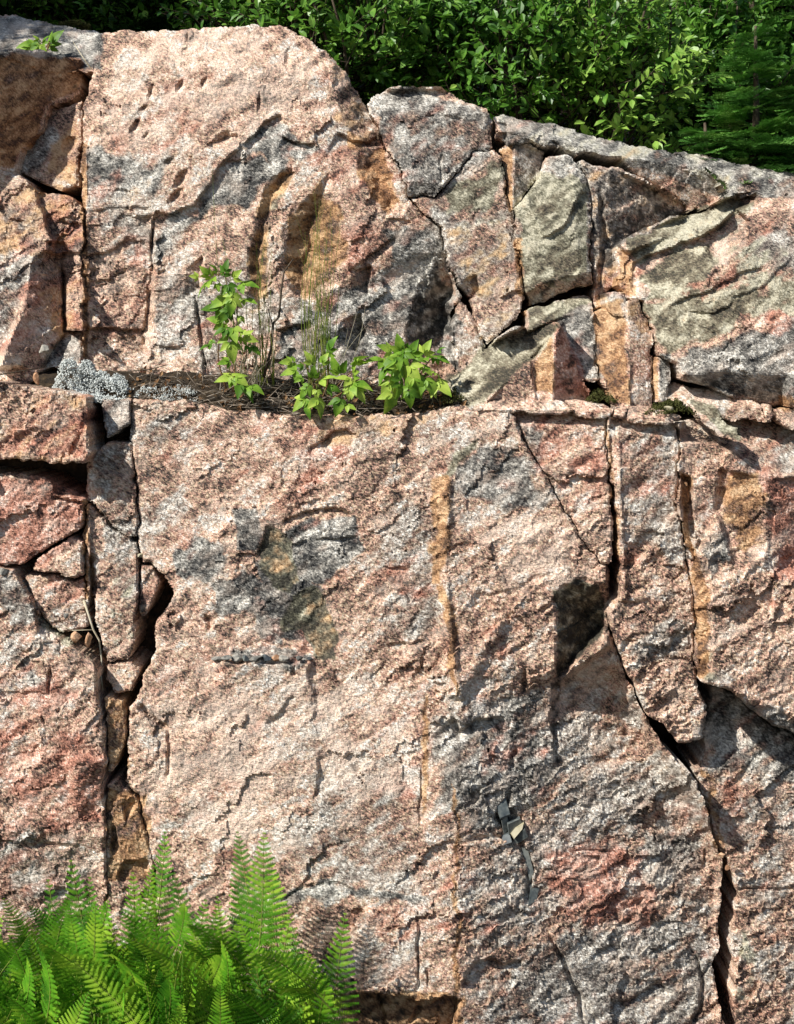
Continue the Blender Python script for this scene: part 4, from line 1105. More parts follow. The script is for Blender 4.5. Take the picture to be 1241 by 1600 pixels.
block('flat_rock', 'upright ochre and pink slab standing at the foot of the right boulder',
      [(930, 490), (959, 480), (980, 471), (994, 469), (1005, 486), (1019, 532), (1019, 640), (1003, 642), (964, 642), (946, 602), (936, 563)], 104, (0.0, -0.2), (975, 560), thick=80, bev=5, bevr=5, seed=36, amp=0.8, feats=[
    F([(926, 480), (978, 465), (984, 560), (986, 645), (945, 645), (930, 560)], 0, (982, 560), (-0.35, -0.05), 4), F([(980, 465), (1005, 470), (1024, 540), (1024, 645), (986, 645)], 0, (982, 560), (0.45, 0.05), 5)])
block('flat_rock', 'small grey slab tip behind the upright ochre slab', [(946, 459), (976, 456), (979, 470), (978, 492), (949, 490)], 128, (0, -0.4), None, thick=60, bev=4, bevr=4, amp=0.5, seed=37, step=2.5)
block('flat_rock', 'thin orange sliver of rock standing beside the upright ochre slab', [(1021, 556), (1030, 558), (1044, 566), (1047, 592), (1040, 625), (1022, 628)], 112, (0.1, -0.1), None, thick=70, bev=4, bevr=4, amp=0.5, seed=38, step=2.5, feats=[
    F([(1018, 550), (1030, 556), (1029, 625), (1018, 630)], 0, (1030, 590), (-0.9, 0), 3)])
block('flat_rock', 'flat pink plate of stone lying on the right end of the ledge',
      [(1037, 603), (1054, 598), (1078, 607), (1120, 611), (1166, 618), (1183, 632), (1193, 655), (1146, 656), (1111, 648), (1071, 634), (1037, 619)], 92, (0.0, -1.2), (1110, 640), thick=60, bev=4, bevr=4, amp=0.5, seed=39, step=2.5, feats=[
    F([(1090, 636), (1190, 636), (1196, 660), (1140, 660)], 0, (1150, 640), (0, 1.3), 4)])
block('flat_rock', 'dark grey-green slab tilted down over the edge of the ledge',
      [(1073, 625), (1108, 639), (1135, 662), (1152, 669), (1156, 691), (1145, 690), (1125, 681), (1098, 662)], 58, (-0.2, -0.9), (1115, 660), thick=40, bev=3, bevr=3, amp=0.4, seed=40, step=2.2)
block('small_rock', 'small reddish rock at the right end of the ledge beside the pink plate', [(1191, 634), (1206, 636), (1211, 650), (1206, 660), (1195, 658)], 88, (0.2, -0.5), None, thick=30, bev=6, bevr=8, amp=0.4, seed=41, step=2.2)
block('small_rock', 'rounded reddish rock on the ledge at the right edge of the picture', [(1214, 642), (1241, 638), (1290, 640), (1285, 672), (1241, 672), (1216, 660)], 84, (0.1, -0.6), None, thick=40, bev=7, bevr=9, amp=0.5, seed=42, step=2.5)
for lab, pl in (('long thin pink slab on the ledge rim under the pointed wedge', [(742, 632), (800, 622), (880, 626), (899, 641), (875, 646), (820, 645), (745, 642)]),
                ('thin pink slab on the ledge rim left of the small square chip', [(887, 627), (940, 629), (956, 641), (952, 654), (902, 650)]),
                ('small square pink chip set in the ledge rim', [(958, 641), (976, 633), (977, 653), (959, 654)]),
                ('thin pink slab on the ledge rim in front of the upright slab', [(979, 641), (986, 632), (1030, 642), (1066, 652), (1045, 664), (1000, 660), (980, 656)])):
    block('flat_rock', lab, pl, 50, (0.0, -1.3), (P_ := np.mean(pl, 0)), thick=50, bev=4, bevr=4, amp=0.5, seed=43 + len(lab) % 7, step=2.4,
          feats=[F([(p[0], p[1]) for p in [(700, P_[1] + 2), (1100, P_[1] + 4), (1100, P_[1] + 40), (700, P_[1] + 40)]], 0, (900, P_[1] + 3), (0, 1.3), 3)])
# ------------------------------------------------------------------ plant helpers
def tube(pts, r0, r1=None, sides=4):
    """tapered tube through points: verts, faces"""
    if r1 is None: r1 = r0
    pts = [Vector(p) for p in pts]
    vs = []; fs = []
    n = len(pts)
    for i, p in enumerate(pts):
        t = (pts[min(i + 1, n - 1)] - pts[max(i - 1, 0)])
        if t.length < 1e-9: t = Vector((0, 0, 1))
        t.normalize()
        a = t.orthogonal().normalized(); b = t.cross(a)
        r = r0 + (r1 - r0) * i / max(1, n - 1)
        for k in range(sides):
            th = 2 * math.pi * k / sides
            vs.append(tuple(p + a * (r * math.cos(th)) + b * (r * math.sin(th))))
        if i:
            for k in range(sides):
                k2 = (k + 1) % sides
                fs.append(((i - 1) * sides + k, (i - 1) * sides + k2, i * sides + k2, i * sides + k))
    fs.append(tuple(range(sides))[::-1]); fs.append(tuple((n - 1) * sides + k for k in range(sides)))
    return vs, fs


class Acc:
    def __init__(self): self.v = []; self.f = []

    def add(self, v, f):
        o = len(self.v)
        self.v += [tuple(p) for p in v]
        self.f += [tuple(i + o for i in q) for q in f]

    def mesh(self, name, mat, smooth=True):
        me = bpy.data.meshes.new(name)
        me.from_pydata(self.v, [], self.f)
        if smooth: me.polygons.foreach_set('use_smooth', [True] * len(me.polygons))
        me.materials.append(mat)
        return me

    def obj(self, name, mat, parent=None, origin=None, smooth=True):
        v = np.array(self.v)
        if parent is not None and origin is None:
            v = v - np.array(parent.location)
        if origin is not None: v = v - np.array(origin)
        a = Acc(); a.v = v.tolist(); a.f = self.f
        o = bpy.data.objects.new(name, a.mesh(name, mat, smooth))
        COL.objects.link(o)
        if origin is not None and parent is None: o.location = origin
        if parent is not None: o.parent = parent
        return o


def frame(tip_dir, normal):
    """matrix whose Y runs along tip_dir and Z along normal"""
    y = Vector(tip_dir).normalized()
    z = Vector(normal); z = (z - y * z.dot(y))
    if z.length < 1e-5: z = y.orthogonal()
    z.normalize()
    x = y.cross(z)
    return Matrix((x, y, z)).transposed()


def jitter(rng, s=1.0):
    return Vector((rng.uniform(-s, s), rng.uniform(-s, s), rng.uniform(-s, s)))


def curve_pts(a, b, bow, n=6):
    a = Vector(a); b = Vector(b); bow = Vector(bow)
    return [a.lerp(b, i / n) + bow * math.sin(math.pi * i / n) for i in range(n + 1)]


# ------------------------------------------------------------------ soil and litter on the ledge
def ledge_fn(a, b):
    u = 55 + 680 * a
    mound = 44 * np.sin(np.pi * np.clip((u - 40) / 700, 0, 1)) ** 0.5
    v = 645 - 6 * a * 0 - (16 + mound + 10 * fbm(u / 40, b * 3, 7, 3)) * np.clip(b * 1.6, 0, 1)
    v = v + np.interp(u, [55, 135, 205, 210, 340, 480, 570, 650, 735], [-30, -16, -12, -10, -2, 6, 8, 4, -4])
    d = 64 + 130 * b
    return p2w(u, v, d + 5 * fbm(u / 12, b * 9, 8, 3))


sheet('ledge_soil', ledge_fn, 220, 24, M_SOIL)


def ledge_pt(u, b):
    return Vector(ledge_fn(np.array([(u - 55) / 680.0]), np.array([b]))[0].tolist())


rng = random.Random(21)
acc = Acc()
for i in range(520):
    u = rng.uniform(215, 725) if i % 3 else rng.gauss(480, 110)
    u = min(max(u, 205), 728)
    b = rng.uniform(0.0, 0.62)
    p = ledge_pt(u, b) + Vector((0, -0.006, rng.uniform(0.0, 0.016)))
    L = rng.uniform(0.02, 0.05) if rng.random() < 0.6 else rng.uniform(0.05, 0.13)
    ang = rng.gauss(0, 0.95) + (math.pi if rng.random() < .5 else 0)
    dr = Vector((math.cos(ang), rng.uniform(-0.35, 0.2), math.sin(ang) * 0.7 + rng.uniform(-0.1, 0.15)))
    q = p + dr * L
    q.z = max(q.z, p.z - 0.02)
    v, f = tube(curve_pts(p, q, jitter(rng, 0.15 * L), 3), rng.uniform(0.0008, 0.0019), 0.0006, 4)
    acc.add(v, f)
o = acc.obj('twig_litter', M_TWIG, origin=tuple(ledge_pt(450, 0.3)))
tag(o, 'tangle of fine dead grey twigs and roots lying on the plant ledge', 'twigs', kind='stuff')

acc = Acc()
for i in range(260):
    p = ledge_pt(rng.uniform(200, 728), rng.uniform(0.0, 0.6)) + Vector((0, -0.004, rng.uniform(0.002, 0.01)))
    M = frame(jitter(rng), Vector((0, -0.5, 1)) + jitter(rng, 0.6)); L = rng.uniform(0.008, 0.024)
    acc.add([p + M @ (Vector(q_) * L) for q_ in ((0, 0, 0), (-.3, .4, .12), (0, .45, -.03), (.3, .4, .12), (0, 1, .15))], [(0, 2, 1), (0, 3, 2), (1, 2, 4), (2, 3, 4)])
o = acc.obj('leaf_litter', M_DEAD, origin=tuple(ledge_pt(450, 0.3)), smooth=False)
tag(o, 'scattered small dead brown leaves lying among the ledge twigs', 'dead leaves', kind='stuff')

# ------------------------------------------------------------------ reindeer lichen
def lichen(label, cu, cv, ru, rv, d, n, seed, size=0.009, mat=None):
    rng = random.Random(seed)
    acc = Acc()
    c = pw(cu, cv, d)
    for i in range(n):
        th = rng.uniform(0, 2 * math.pi); r = math.sqrt(rng.random()) * (1 + 0.5 * float(vnoise(np.array(th * 2.2), np.array(seed * 1.0), 9)))
        if rng.random() < 0.75 and float(fbm(np.array(r * math.cos(th) * 4.5 + seed), np.array(r * math.sin(th) * 3), 6, 2)) < -0.12: continue
        x = r * math.cos(th); y = r * math.sin(th)
        h = max(0, 1 - r * r) ** 0.8
        lump = 0.6 + 1.3 * float(vnoise(np.array(x * 3 + seed), np.array(y * 3), 5)) + .1
        base = c + Vector((x * ru / PXM, y * 0.055, (h * rv * lump - 0.3 * rv) / PXM))
        nrm = Vector((x * 0.7, y * 0.8, 0.75)).normalized()
        for k in range(3):
            r_ = size * rng.uniform(0.22, 0.5)
            p = base + nrm * size * rng.uniform(-0.2, 0.7) + jitter(rng, size * 0.7)
            ax = [jitter(rng).normalized() * r_]
            ax.append(ax[0].orthogonal().normalized() * r_ * rng.uniform(.5, 1)); ax.append(ax[0].cross(ax[1]).normalized() * r_ * rng.uniform(.5, 1))
            acc.add([p + ax[0], p - ax[0], p + ax[1], p - ax[1], p + ax[2], p - ax[2]],
                    [(0, 2, 4), (2, 1, 4), (1, 3, 4), (3, 0, 4), (2, 0, 5), (1, 2, 5), (3, 1, 5), (0, 3, 5)])
    o = acc.obj('lichen_clump', mat or M_LICH, origin=tuple(c), smooth=True)
    return tag(o, label, 'lichen')


lichen('pale grey cushion of reindeer lichen on the left end of the ledge', 134, 608, 84, 62, 100, 8000, 3, 0.0075)
lichen('thin grey straggle of lichen trailing right of the pale cushion', 262, 618, 60, 26, 104, 900, 4, 0.006)
lichen('dark dry moss clump in front of the upright slab around a white pebble', 1048, 640, 38, 20, 66, 600, 5, 0.007, M_MOSS)
lichen('small dark moss tuft between the wedge and the upright slab', 938, 622, 22, 16, 84, 300, 6, 0.006, M_MOSS)
lichen('dry moss tuft at the base of the raspberry plants beside the wedge', 708, 622, 22, 20, 88, 300, 8, 0.007, M_MOSS)
lichen('low moss mat on the far edge of the grey dome', 118, 40, 30, 6, 560, 400, 9, 0.007, M_MOSS)

# ------------------------------------------------------------------ raspberry plants
def leaflet(acc, base, tip_dir, normal, L, W=0.62, droop=0.25, rng=rng):
    M = frame(tip_dir, normal)
    n = 7
    prof = [0.0, 0.62, 0.95, 1.0, 0.86, 0.62, 0.34, 0.0]
    rows = []
    for i in range(n + 1):
        t = i / n
        z = -droop * t * t
        w = prof[i] * W * 0.5
        sh = 0.045 if i % 2 else -0.02
        rows.append([(-w * (1 + sh), t - 0.05 * prof[i], z + 0.22 * w), (-w * .5, t, z + .07 * w), (0, t, z - 0.02), (w * .5, t, z + .07 * w), (w * (1 + sh), t - 0.05 * prof[i], z + 0.22 * w)])
    vs = []
    for r in rows:
        for p in r:
            vs.append(tuple(Vector(base) + M @ (Vector(p) * L)))
    fs = []
    for i in range(n):
        for k in range(4):
            fs.append((i * 5 + k, i * 5 + k + 1, (i + 1) * 5 + k + 1, (i + 1) * 5 + k))
    acc.add(vs, fs)


def make_leaf_mesh(name, seed, mat, five=False, droop=0.3):
    rng = random.Random(seed)
    acc = Acc()
    c = Vector((0, 0.55, 0))
    v, f = tube([(0, 0, 0), (0, .3, .02), (0, 0.62, 0)], 0.018, 0.012, 3); acc.add(v, f)
    leaflet(acc, (0, 0.62, 0), (0, 1, -0.12), (0, 0, 1), 0.95, rng.uniform(.55, .7), droop, rng)
    for s in (-1, 1):
        leaflet(acc, c, (s * 0.95, 0.5, -0.1 + rng.uniform(-.15, .1)), (0.3 * s + rng.uniform(-.2, .2), 0, 1), 0.78 * rng.uniform(.8, 1.1), 0.6, droop, rng)
        if five:
            leaflet(acc, (0, 0.3, 0), (s * 1.0, 0.15, -0.15), (0.15 * s, 0, 1), 0.6, 0.58, 0.28, rng)
    return acc.mesh(name, mat)


RASP = [make_leaf_mesh('leaf', 1, M_RASP), make_leaf_mesh('leaf', 2, M_RASP, droop=0.5), make_leaf_mesh('leaf', 3, M_RASP, True), make_leaf_mesh('leaf', 4, M_RASP, droop=0.15), make_leaf_mesh('leaf', 5, M_RASP, True, 0.45)]


def raspberry(label, base, stems, leaves, seed, size=0.062, mats=RASP, cat='raspberry plant'):
    """base: world point; stems: list of (u, v, d) tips; leaves: list of (u, v, d, angle from up in the picture)"""
    rng = random.Random(seed)
    root = empty('raspberry_plant', base)
    tag(root, label, cat)
    tips = []
    for s_ in stems:
        t = pw(*s_)
        b0 = Vector(base) + Vector((rng.uniform(-.02, .02), rng.uniform(-.01, .01), 0))
        pts = curve_pts(b0, t, jitter(rng, 0.02), 6)
        acc = Acc(); v, f = tube(pts, 0.0025, 0.0012, 5); acc.add(v, f)
        acc.obj('stem', M_CANE, root)
        tips += pts[2:]
    for (u, v, d, ang) in leaves:
        p = pw(u, v, d)
        near = min(tips, key=lambda q: (q - p).length)
        a = math.radians(ang)
        td = Vector((math.sin(a), -0.45 + rng.uniform(-.2, .2), math.cos(a) - 0.15))
        nm = Vector((0.05, -0.7, 0.75)) + jitter(rng, 0.6)
        sz = size * rng.choice((rng.uniform(0.45, 0.8), rng.uniform(0.8, 1.2)))
        start = p - td.normalized() * sz * 0.75
        M = Matrix.Translation(start - Vector(base)) @ frame(td, nm).to_4x4() @ Matrix.Scale(sz * 0.85, 4)
        lf = link_mesh('leaf', mats[rng.randrange(len(mats))], root, M)
        if (near - start).length > 0.012:
            acc = Acc(); vv, ff = tube(curve_pts(near, start, jitter(rng, 0.006), 3), 0.0011, 0.0008, 3); acc.add(vv, ff)
            pt = acc.obj('petiole', M_CANE, root)
            pt.parent = lf; pt.matrix_local = M.inverted()
    return root


rl = random.Random(5)
tall = [(305, 432, 60, -70), (322, 425, 55, -40), (338, 420, 60, -10), (352, 418, 55, 10), (368, 430, 58, 40), (385, 442, 60, 75), (318, 445, 50, -120), (340, 448, 45, 170), (360, 452, 45, 150),
        (345, 470, 50, -100), (372, 472, 55, 110), (388, 468, 60, 80), (352, 492, 45, -140), (378, 496, 50, 120), (346, 515, 48, -90), (366, 520, 42, 170), (388, 528, 52, 100), (398, 545, 60, 110),
        (322, 540, 55, -100), (330, 535, 60, -150), (362, 545, 50, 160), (352, 565, 60, -90), (355, 590, 60, -80), (374, 592, 50, 100), (384, 606, 45, 110), (396, 604, 45, 80), (340, 500, 60, -60), (372, 505, 60, 30), (335, 480, 62, -80), (362, 475, 40, 185)]
raspberry('tall raspberry shoot with bright yellow-green leaves at the left of the ledge', ledge_pt(365, 0.35), [(350, 425, 65), (372, 450, 68), (345, 520, 70), (385, 540, 66)], tall, 11, 0.056)
low = [(470, 572, 55, -60), (485, 560, 60, -20), (505, 562, 60, 20), (468, 592, 45, -110), (490, 585, 45, 10), (510, 590, 45, 60), (475, 612, 38, -140), (495, 615, 38, 180), (480, 635, 34, -160), (500, 632, 34, 150),
       (470, 628, 40, -120), (520, 605, 42, 90), (540, 590, 50, -60), (552, 575, 52, 0), (560, 598, 45, 70), (545, 615, 40, 170), (560, 612, 40, 120), (525, 575, 55, -30), (548, 635, 36, 100), (530, 632, 38, 200), (455, 580, 62, -90), (515, 540, 70, 10), (560, 560, 60, 30), (450, 565, 70, -80)]
raspberry('low bushy raspberry plant in the middle of the ledge', ledge_pt(505, 0.3), [(480, 575, 66), (510, 565, 66), (552, 578, 66), (560, 600, 62)], low, 12, 0.056)
right = [(590, 560, 55, -70), (605, 545, 58, -50), (625, 540, 60, -10), (645, 545, 58, 20), (612, 562, 45, -110), (632, 560, 42, 180), (655, 560, 45, 90), (672, 556, 50, 60), (688, 545, 55, 50), (690, 560, 55, 90),
         (600, 580, 48, -130), (622, 582, 42, -160), (645, 580, 40, 150), (668, 578, 45, 120), (684, 585, 48, 120), (605, 605, 42, -150), (625, 608, 40, 180), (650, 600, 40, 160), (672, 600, 42, 130), (690, 602, 50, 120), (612, 625, 38, 190), (620, 545, 70, -40), (660, 590, 60, 20), (640, 620, 40, 170), (665, 545, 66, 20)]
raspberry('broad raspberry plant with drooping leaves at the right end of the plant ledge', ledge_pt(645, 0.35), [(605, 555, 68), (640, 550, 68), (680, 555, 68), (665, 585, 64)], right, 13, 0.062)
topl = [(45, 68, 330, -80), (58, 60, 332, -30), (68, 62, 330, 20), (78, 70, 328, 60), (55, 72, 320, -120), (66, 74, 320, 120), (38, 72, 332, -90), (84, 60, 335, 30)]
raspberry('small leafy sprig growing on top of the shaded upper left block', pw(76, 84, 325), [(58, 62, 334), (78, 64, 334)], topl, 14, 0.05)

# ------------------------------------------------------------------ grasses and dead stems
def grass(label, base, tips, seed, mat=M_GRASS, w=0.0014):
    rng = random.Random(seed)
    root = empty('grass_tuft', base); tag(root, label, 'grass')
    for (u, v, d) in tips:
        t = pw(u, v, d)
        b0 = Vector(base) + Vector((rng.uniform(-.035, .035), rng.uniform(-.015, .015), 0))
        pts = curve_pts(b0, t, Vector((rng.uniform(-.03, .03), rng.uniform(-.03, .0), 0)), 7)
        vs = []; fs = []
        for i, p in enumerate(pts):
            ww = w * (1 - 0.85 * i / 7) * rng.uniform(.9, 1.1)
            vs += [tuple(p + Vector((-ww, 0, 0))), tuple(p + Vector((0, -ww * .5, 0))), tuple(p + Vector((ww, 0, 0)))]
            if i:
                k = (i - 1) * 3
                fs += [(k, k + 1, k + 4, k + 3), (k + 1, k + 2, k + 5, k + 4)]
        acc = Acc(); acc.add(vs, fs); acc.obj('blade', mat, root)
    return root


gr = random.Random(31)
grass('tall thin green grass rising before the brown hollow in the upper block', ledge_pt(497, 0.4),
      [(gr.gauss(498, 20), gr.uniform(285, 470), gr.uniform(55, 95)) for _ in range(30)], 1)
grass('thin grass tuft behind the tall raspberry shoot', ledge_pt(410, 0.45),
      [(gr.gauss(408, 12), gr.uniform(350, 520), gr.uniform(70, 105)) for _ in range(16)], 2)
grass('single tall grass stems bending left above the raspberry shoot', ledge_pt(372, 0.5), [(332, 262, 95), (345, 360, 90)], 3)
grass('dry straw-coloured grass clump under the tall raspberry shoot', ledge_pt(388, 0.3),
      [(gr.gauss(395, 16), gr.uniform(500, 575), gr.uniform(45, 90)) for _ in range(26)], 4, M_STRAW, 0.0018)
grass('dry straw stems leaning right across the dark rock by the low raspberry plant', ledge_pt(520, 0.4),
      [(572, 468, 80), (560, 480, 80), (555, 520, 70), (545, 505, 75), (580, 500, 85), (470, 520, 70), (455, 530, 65)], 5, M_STRAW, 0.0012)
grass('white dry grass blade sticking up beside the grey dome', pw(135, 112, 290), [(114, 64, 300)], 6, M_STRAW, 0.003)


def stick(name, label, pts, r, mat=M_TWIG, side=()):
    P = [pw(*p) for p in pts]
    acc = Acc(); v, f = tube(P, r, r * 0.45, 6); acc.add(v, f)
    for a, b in side:
        v, f = tube([pw(*a), pw(*b)], r * 0.5, r * 0.25, 4); acc.add(v, f)
    o = acc.obj(name, mat, origin=tuple(P[0]))
    return tag(o, label, 'stick')


stick('dead_branch', 'crooked dark dead cane standing left of the tall grass', [(412, 590, 95), (424, 545, 92), (427, 505, 90), (436, 495, 88), (440, 450, 86), (444, 425, 85), (458, 405, 85)], 0.0045, M_BARK, [((442, 440, 86), (462, 432, 82)), ((427, 510, 90), (418, 480, 86))])
stick('dead_stick', 'bleached white stick bent down inside the left diagonal crack', [(131, 938, 34), (139, 962, 34), (146, 984, 34), (155, 1000, 38), (159, 1030, 40), (158, 1058, 44), (161, 1078, 48)], 0.0034, M_STRAW, [((146, 984, 34), (112, 985, 30)), ((112, 985, 30), (98, 977, 34))])
stick('dead_stick', 'thin dark stick lying on the ledge left of the lichen', [(-30, 590, 70), (20, 582, 72), (74, 573, 84)], 0.0024, M_BARK)
stick('dead_stick', 'thin stick poking across the crack above the lichen trail', [(205, 580, 96), (235, 577, 98), (262, 570, 110)], 0.002, M_BARK)
stick('dead_stick', 'small twig caught in the upper joint of the left column', [(152, 786, 40), (162, 800, 50), (172, 822, 55)], 0.0016, M_TWIG)

# ------------------------------------------------------------------ loose stones
import bmesh


def pebble(name, label, u, v, size, mat, seed=1, squash=(1, 0.7, 0.7), d=None, tilt=0.0, lift=0.0, group=None):
    bm = bmesh.new()
    bmesh.ops.create_icosphere(bm, subdivisions=2, radius=1)
    rng = random.Random(seed)
    planes = [((jitter(rng)).normalized(), rng.uniform(0.45, 0.75)) for _ in range(9)]
    for vt in bm.verts:
        for nrm, k in planes:
            q = vt.co.dot(nrm)
            if q > k: vt.co -= nrm * (q - k)
        vt.co = Vector((vt.co.x * squash[0], vt.co.y * squash[1], vt.co.z * squash[2])) * (size / PXM)
    me = bpy.data.meshes.new(name); bm.to_mesh(me); bm.free()
    me.materials.append(mat)
    o = bpy.data.objects.new(name, me); COL.objects.link(o)
    if d is None: d = surf(u, v) - size * squash[1] * 0.35
    o.location = pw(u, v, d - lift)
    o.rotation_euler = (rng.uniform(-.2, .2), tilt, rng.uniform(-.3, .3))
    return tag(o, label, 'stone', group)


pebble('pebble', 'smooth round light grey pebble stuck in the crack left of centre', 218, 868, 6, M_PALE, 1, (1, .8, .8), d=52)
for k, (u, w, h, m, lab) in enumerate(((339, 9, 4, M_STONE, 'leftmost long pebble in the row on the tiny ledge'), (354, 8, 5, M_STONE, 'second pebble from the left in the row on the tiny ledge'), (372, 9, 7, M_STONE, 'tallest grey pebble in the row on the tiny ledge'),
                                   (384, 6, 5, M_SLATE, 'bluish dark pebble next to the tallest one on the tiny ledge'), (401, 9, 5, M_STONE, 'flat grey pebble near the middle of the tiny ledge row'), (416, 9, 6, M_SLATE, 'broad dark pebble right of the middle of the tiny ledge row'),
                                   (431, 7, 5, M_TANST, 'pinkish tan pebble in the row on the tiny ledge'), (444, 7, 6, M_STONE, 'grey pebble just right of the pinkish one on the tiny ledge'), (467, 6, 4, M_STONE, 'second last small pebble at the right of the tiny ledge'), (485, 6, 3, M_SLATE, 'last small dark pebble at the right end of the tiny ledge'))):
    pebble('pebble', lab, u, 1031 - h * 0.5, w * 1.25, m, 20 + k, (1, .9, h / w), d=surf(u, 1038) + 2)
pebble('stone_chunk', 'tan angular stone at the left of the pair lodged in the diagonal crack', 120, 996, 11, M_TANST, 41, (0.9, .8, 1), d=22)
pebble('stone_chunk', 'longer brown stone at the right of the pair lodged in the diagonal crack', 139, 998, 12, M_TANST, 42, (0.7, .8, 1.4), d=26)
pebble('pebble', 'small pale pebble above the pair of lodged stones', 103, 962, 5, M_STONE, 43, (1, .8, 1.2), d=30)
pebble('pebble', 'white pebble lying in the dark moss before the upright slab', 1044, 637, 9, M_PALE, 44, (1, .6, .6), d=46, tilt=0.3)
pebble('pebble', 'small brown stone caught at the top of the lower right crack', 1127, 1336, 8, M_TANST, 45, (1, .8, .7), d=60)
pebble('pebble', 'tiny stone under the brown one in the lower right crack', 1137, 1356, 5, M_TANST, 46, (1, .8, 1), d=64)
pebble('stone_chunk', 'small dark chunk at the left edge in the notch under the reddish block', 5, 893, 12, M_STONE, 47, (1, .8, .8), d=20)
pebble('stone_chunk', 'pale flat stone leaning in the shaded hollow left of the lichen', 68, 546, 13, M_STONE, 48, (0.9, .6, 0.7), d=110, tilt=-0.6)
pebble('pebble', 'little tan stone on the block edge left of the lichen', 57, 592, 9, M_TANST, 49, (0.8, .8, 1.2), d=48)
pebble('stone_chunk', 'reddish stone half buried at the lower left corner beside the ferns', 8, 1560, 26, M_TANST, 50, (1.1, .9, 0.7), d=-90)
pebble('pebble', 'small grey stone lodged against the right wall of the wide left crack', 259, 959, 6, M_TANST, 51, (1.2, .8, 0.7), d=70)
def chip(label, poly, d, tilt, thick, mat, cat='stone'):
    """angular flat chip: outline in reference units, tilted (du, dv) in depth"""
    P = np.array(poly, float); c = P.mean(0)
    front = [pw(x, y, d + tilt[0] * (x - c[0]) + tilt[1] * (y - c[1])) for x, y in poly]
    rim = [pw(c[0] + (x - c[0]) * 1.12, c[1] + (y - c[1]) * 1.12, d + 1.6 + tilt[0] * (x - c[0]) + tilt[1] * (y - c[1])) for x, y in poly]
    back = [p + Vector((0, thick / PXM, 0)) for p in rim]
    n = len(poly)
    a = Acc()
    a.add(front + rim + back, [tuple(range(n))[::-1]] + [(i, (i + 1) % n, n + (i + 1) % n, n + i) for i in range(n)] + [(n + i, n + (i + 1) % n, 2 * n + (i + 1) % n, 2 * n + i) for i in range(n)])
    return tag(a.obj('slate_chip', mat, origin=tuple(rim[0]), smooth=False), label, cat)


sp = min(surf(800, 1290), surf(790, 1270)) - 12
chip('long pale slate chip standing at the top of the pocket', [(778, 1228), (788, 1240), (797, 1272), (782, 1278), (777, 1262)], sp - 2, (0.1, -0.2), 20, M_SLATE)
chip('dark slate chip across the middle of the pocket', [(794, 1288), (812, 1280), (818, 1292), (806, 1300), (796, 1304)], sp, (0.5, 0.3), 14, M_SLATE)
chip('broad slate chip in the lower pocket', [(802, 1308), (820, 1296), (825, 1308), (808, 1318)], sp - 1, (-0.2, 0.4), 14, M_SLATE)
chip('narrow cream coloured chip in the pocket', [(799, 1302), (806, 1294), (818, 1288), (816, 1296), (804, 1310)], sp - 5, (-0.3, -0.3), 8, M_PALE)
chip('small square slate chip at the left of the pocket', [(784, 1306), (796, 1302), (800, 1316), (788, 1320)], sp - 3, (-0.2, -0.5), 14, M_SLATE)
chip('dark slate flake at the left wall of the pocket', [(784, 1282), (792, 1276), (797, 1290), (788, 1304)], sp + 2, (0.6, 0.2), 14, M_SLATE)
chip('long slate sliver in the crack below the pocket', [(816, 1326), (826, 1332), (834, 1362), (828, 1376), (822, 1350)], surf(825, 1350) - 3, (0.2, -0.1), 14, M_SLATE)
chip('small olive flake at the end of the crack below the pocket', [(830, 1384), (842, 1390), (838, 1408), (826, 1414)], surf(834, 1400) - 3, (0.2, -0.1), 10, M_SLATE)

# ------------------------------------------------------------------ ferns
def frond_mesh(name, seed, arch, nst=36, width=0.19):
    rng = random.Random(seed)
    acc = Acc()
    path = []
    for i in range(41):
        t = i / 40
        path.append(Vector((0.03 * math.sin(t * 3 + seed), -arch * (t ** 2.2) * 0.45, t - 0.10 * arch * t ** 3)))
    st = Acc(); v, f = tube(path, 0.0065, 0.0015, 4); st.add(v, f)

    def at(t):
        x = t * 40; i = min(39, int(x)); return path[i].lerp(path[i + 1], x - i)
    for j in range(nst):
        t = 0.20 + 0.79 * (j / (nst - 1)) ** 0.93
        p = at(t); tg = (at(min(1, t + .03)) - at(max(0, t - .03))).normalized()
        s = (t - 0.20) / 0.8
        Lp = width * min(1, 0.75 + s * 1.6) * (1 - s) ** 0.82 + 0.006
        for side in (-1, 1):
            ll = Lp * rng.uniform(0.92, 1.06)
            dr = (Vector((side, -0.10, 0)) + tg * (0.30 + 0.35 * s) + jitter(rng, 0.05)).normalized()
            nrm = Vector((0, -1, 0)); nrm = (nrm - dr * nrm.dot(dr)).normalized()
            fw = dr.cross(nrm) * 1.0
            if fw.dot(tg) < 0: fw = -fw
            nt = 11 if ll > 0.08 else 6 if ll > 0.03 else 4
            for k in range(nt):
                a = k / nt; b = (k + 1.0) / nt
                sag = lambda q: -nrm * (0.10 * ll * q * q)
                ma = p + dr * ll * a + sag(a); mb = p + dr * ll * b + sag(b)
                w = 0.47 / nst * min(1, ll / width) ** 0.4 * (1 - 0.72 * a) * (0.8 if k == 0 else 1)
                for s2 in (1, -1):
                    o_ = fw * w * s2 + dr * w * 0.55 - nrm * 0.15 * w
                    acc.add([ma, mb, mb + o_ - (mb - ma) * 0.35, ma + o_ * 0.92 + (mb - ma) * 0.15], [(0, 1, 2, 3)])
    return acc.mesh(name, M_FERN), st.mesh('stalk', M_FSTEM)


FRONDS = [frond_mesh('frond', 1, 0.2, 20, 0.20), frond_mesh('frond', 2, 0.45, 19, 0.22), frond_mesh('frond', 3, 0.75, 18, 0.22), frond_mesh('frond', 4, 0.3, 22, 0.18), frond_mesh('frond', 5, 0.95, 18, 0.21)]


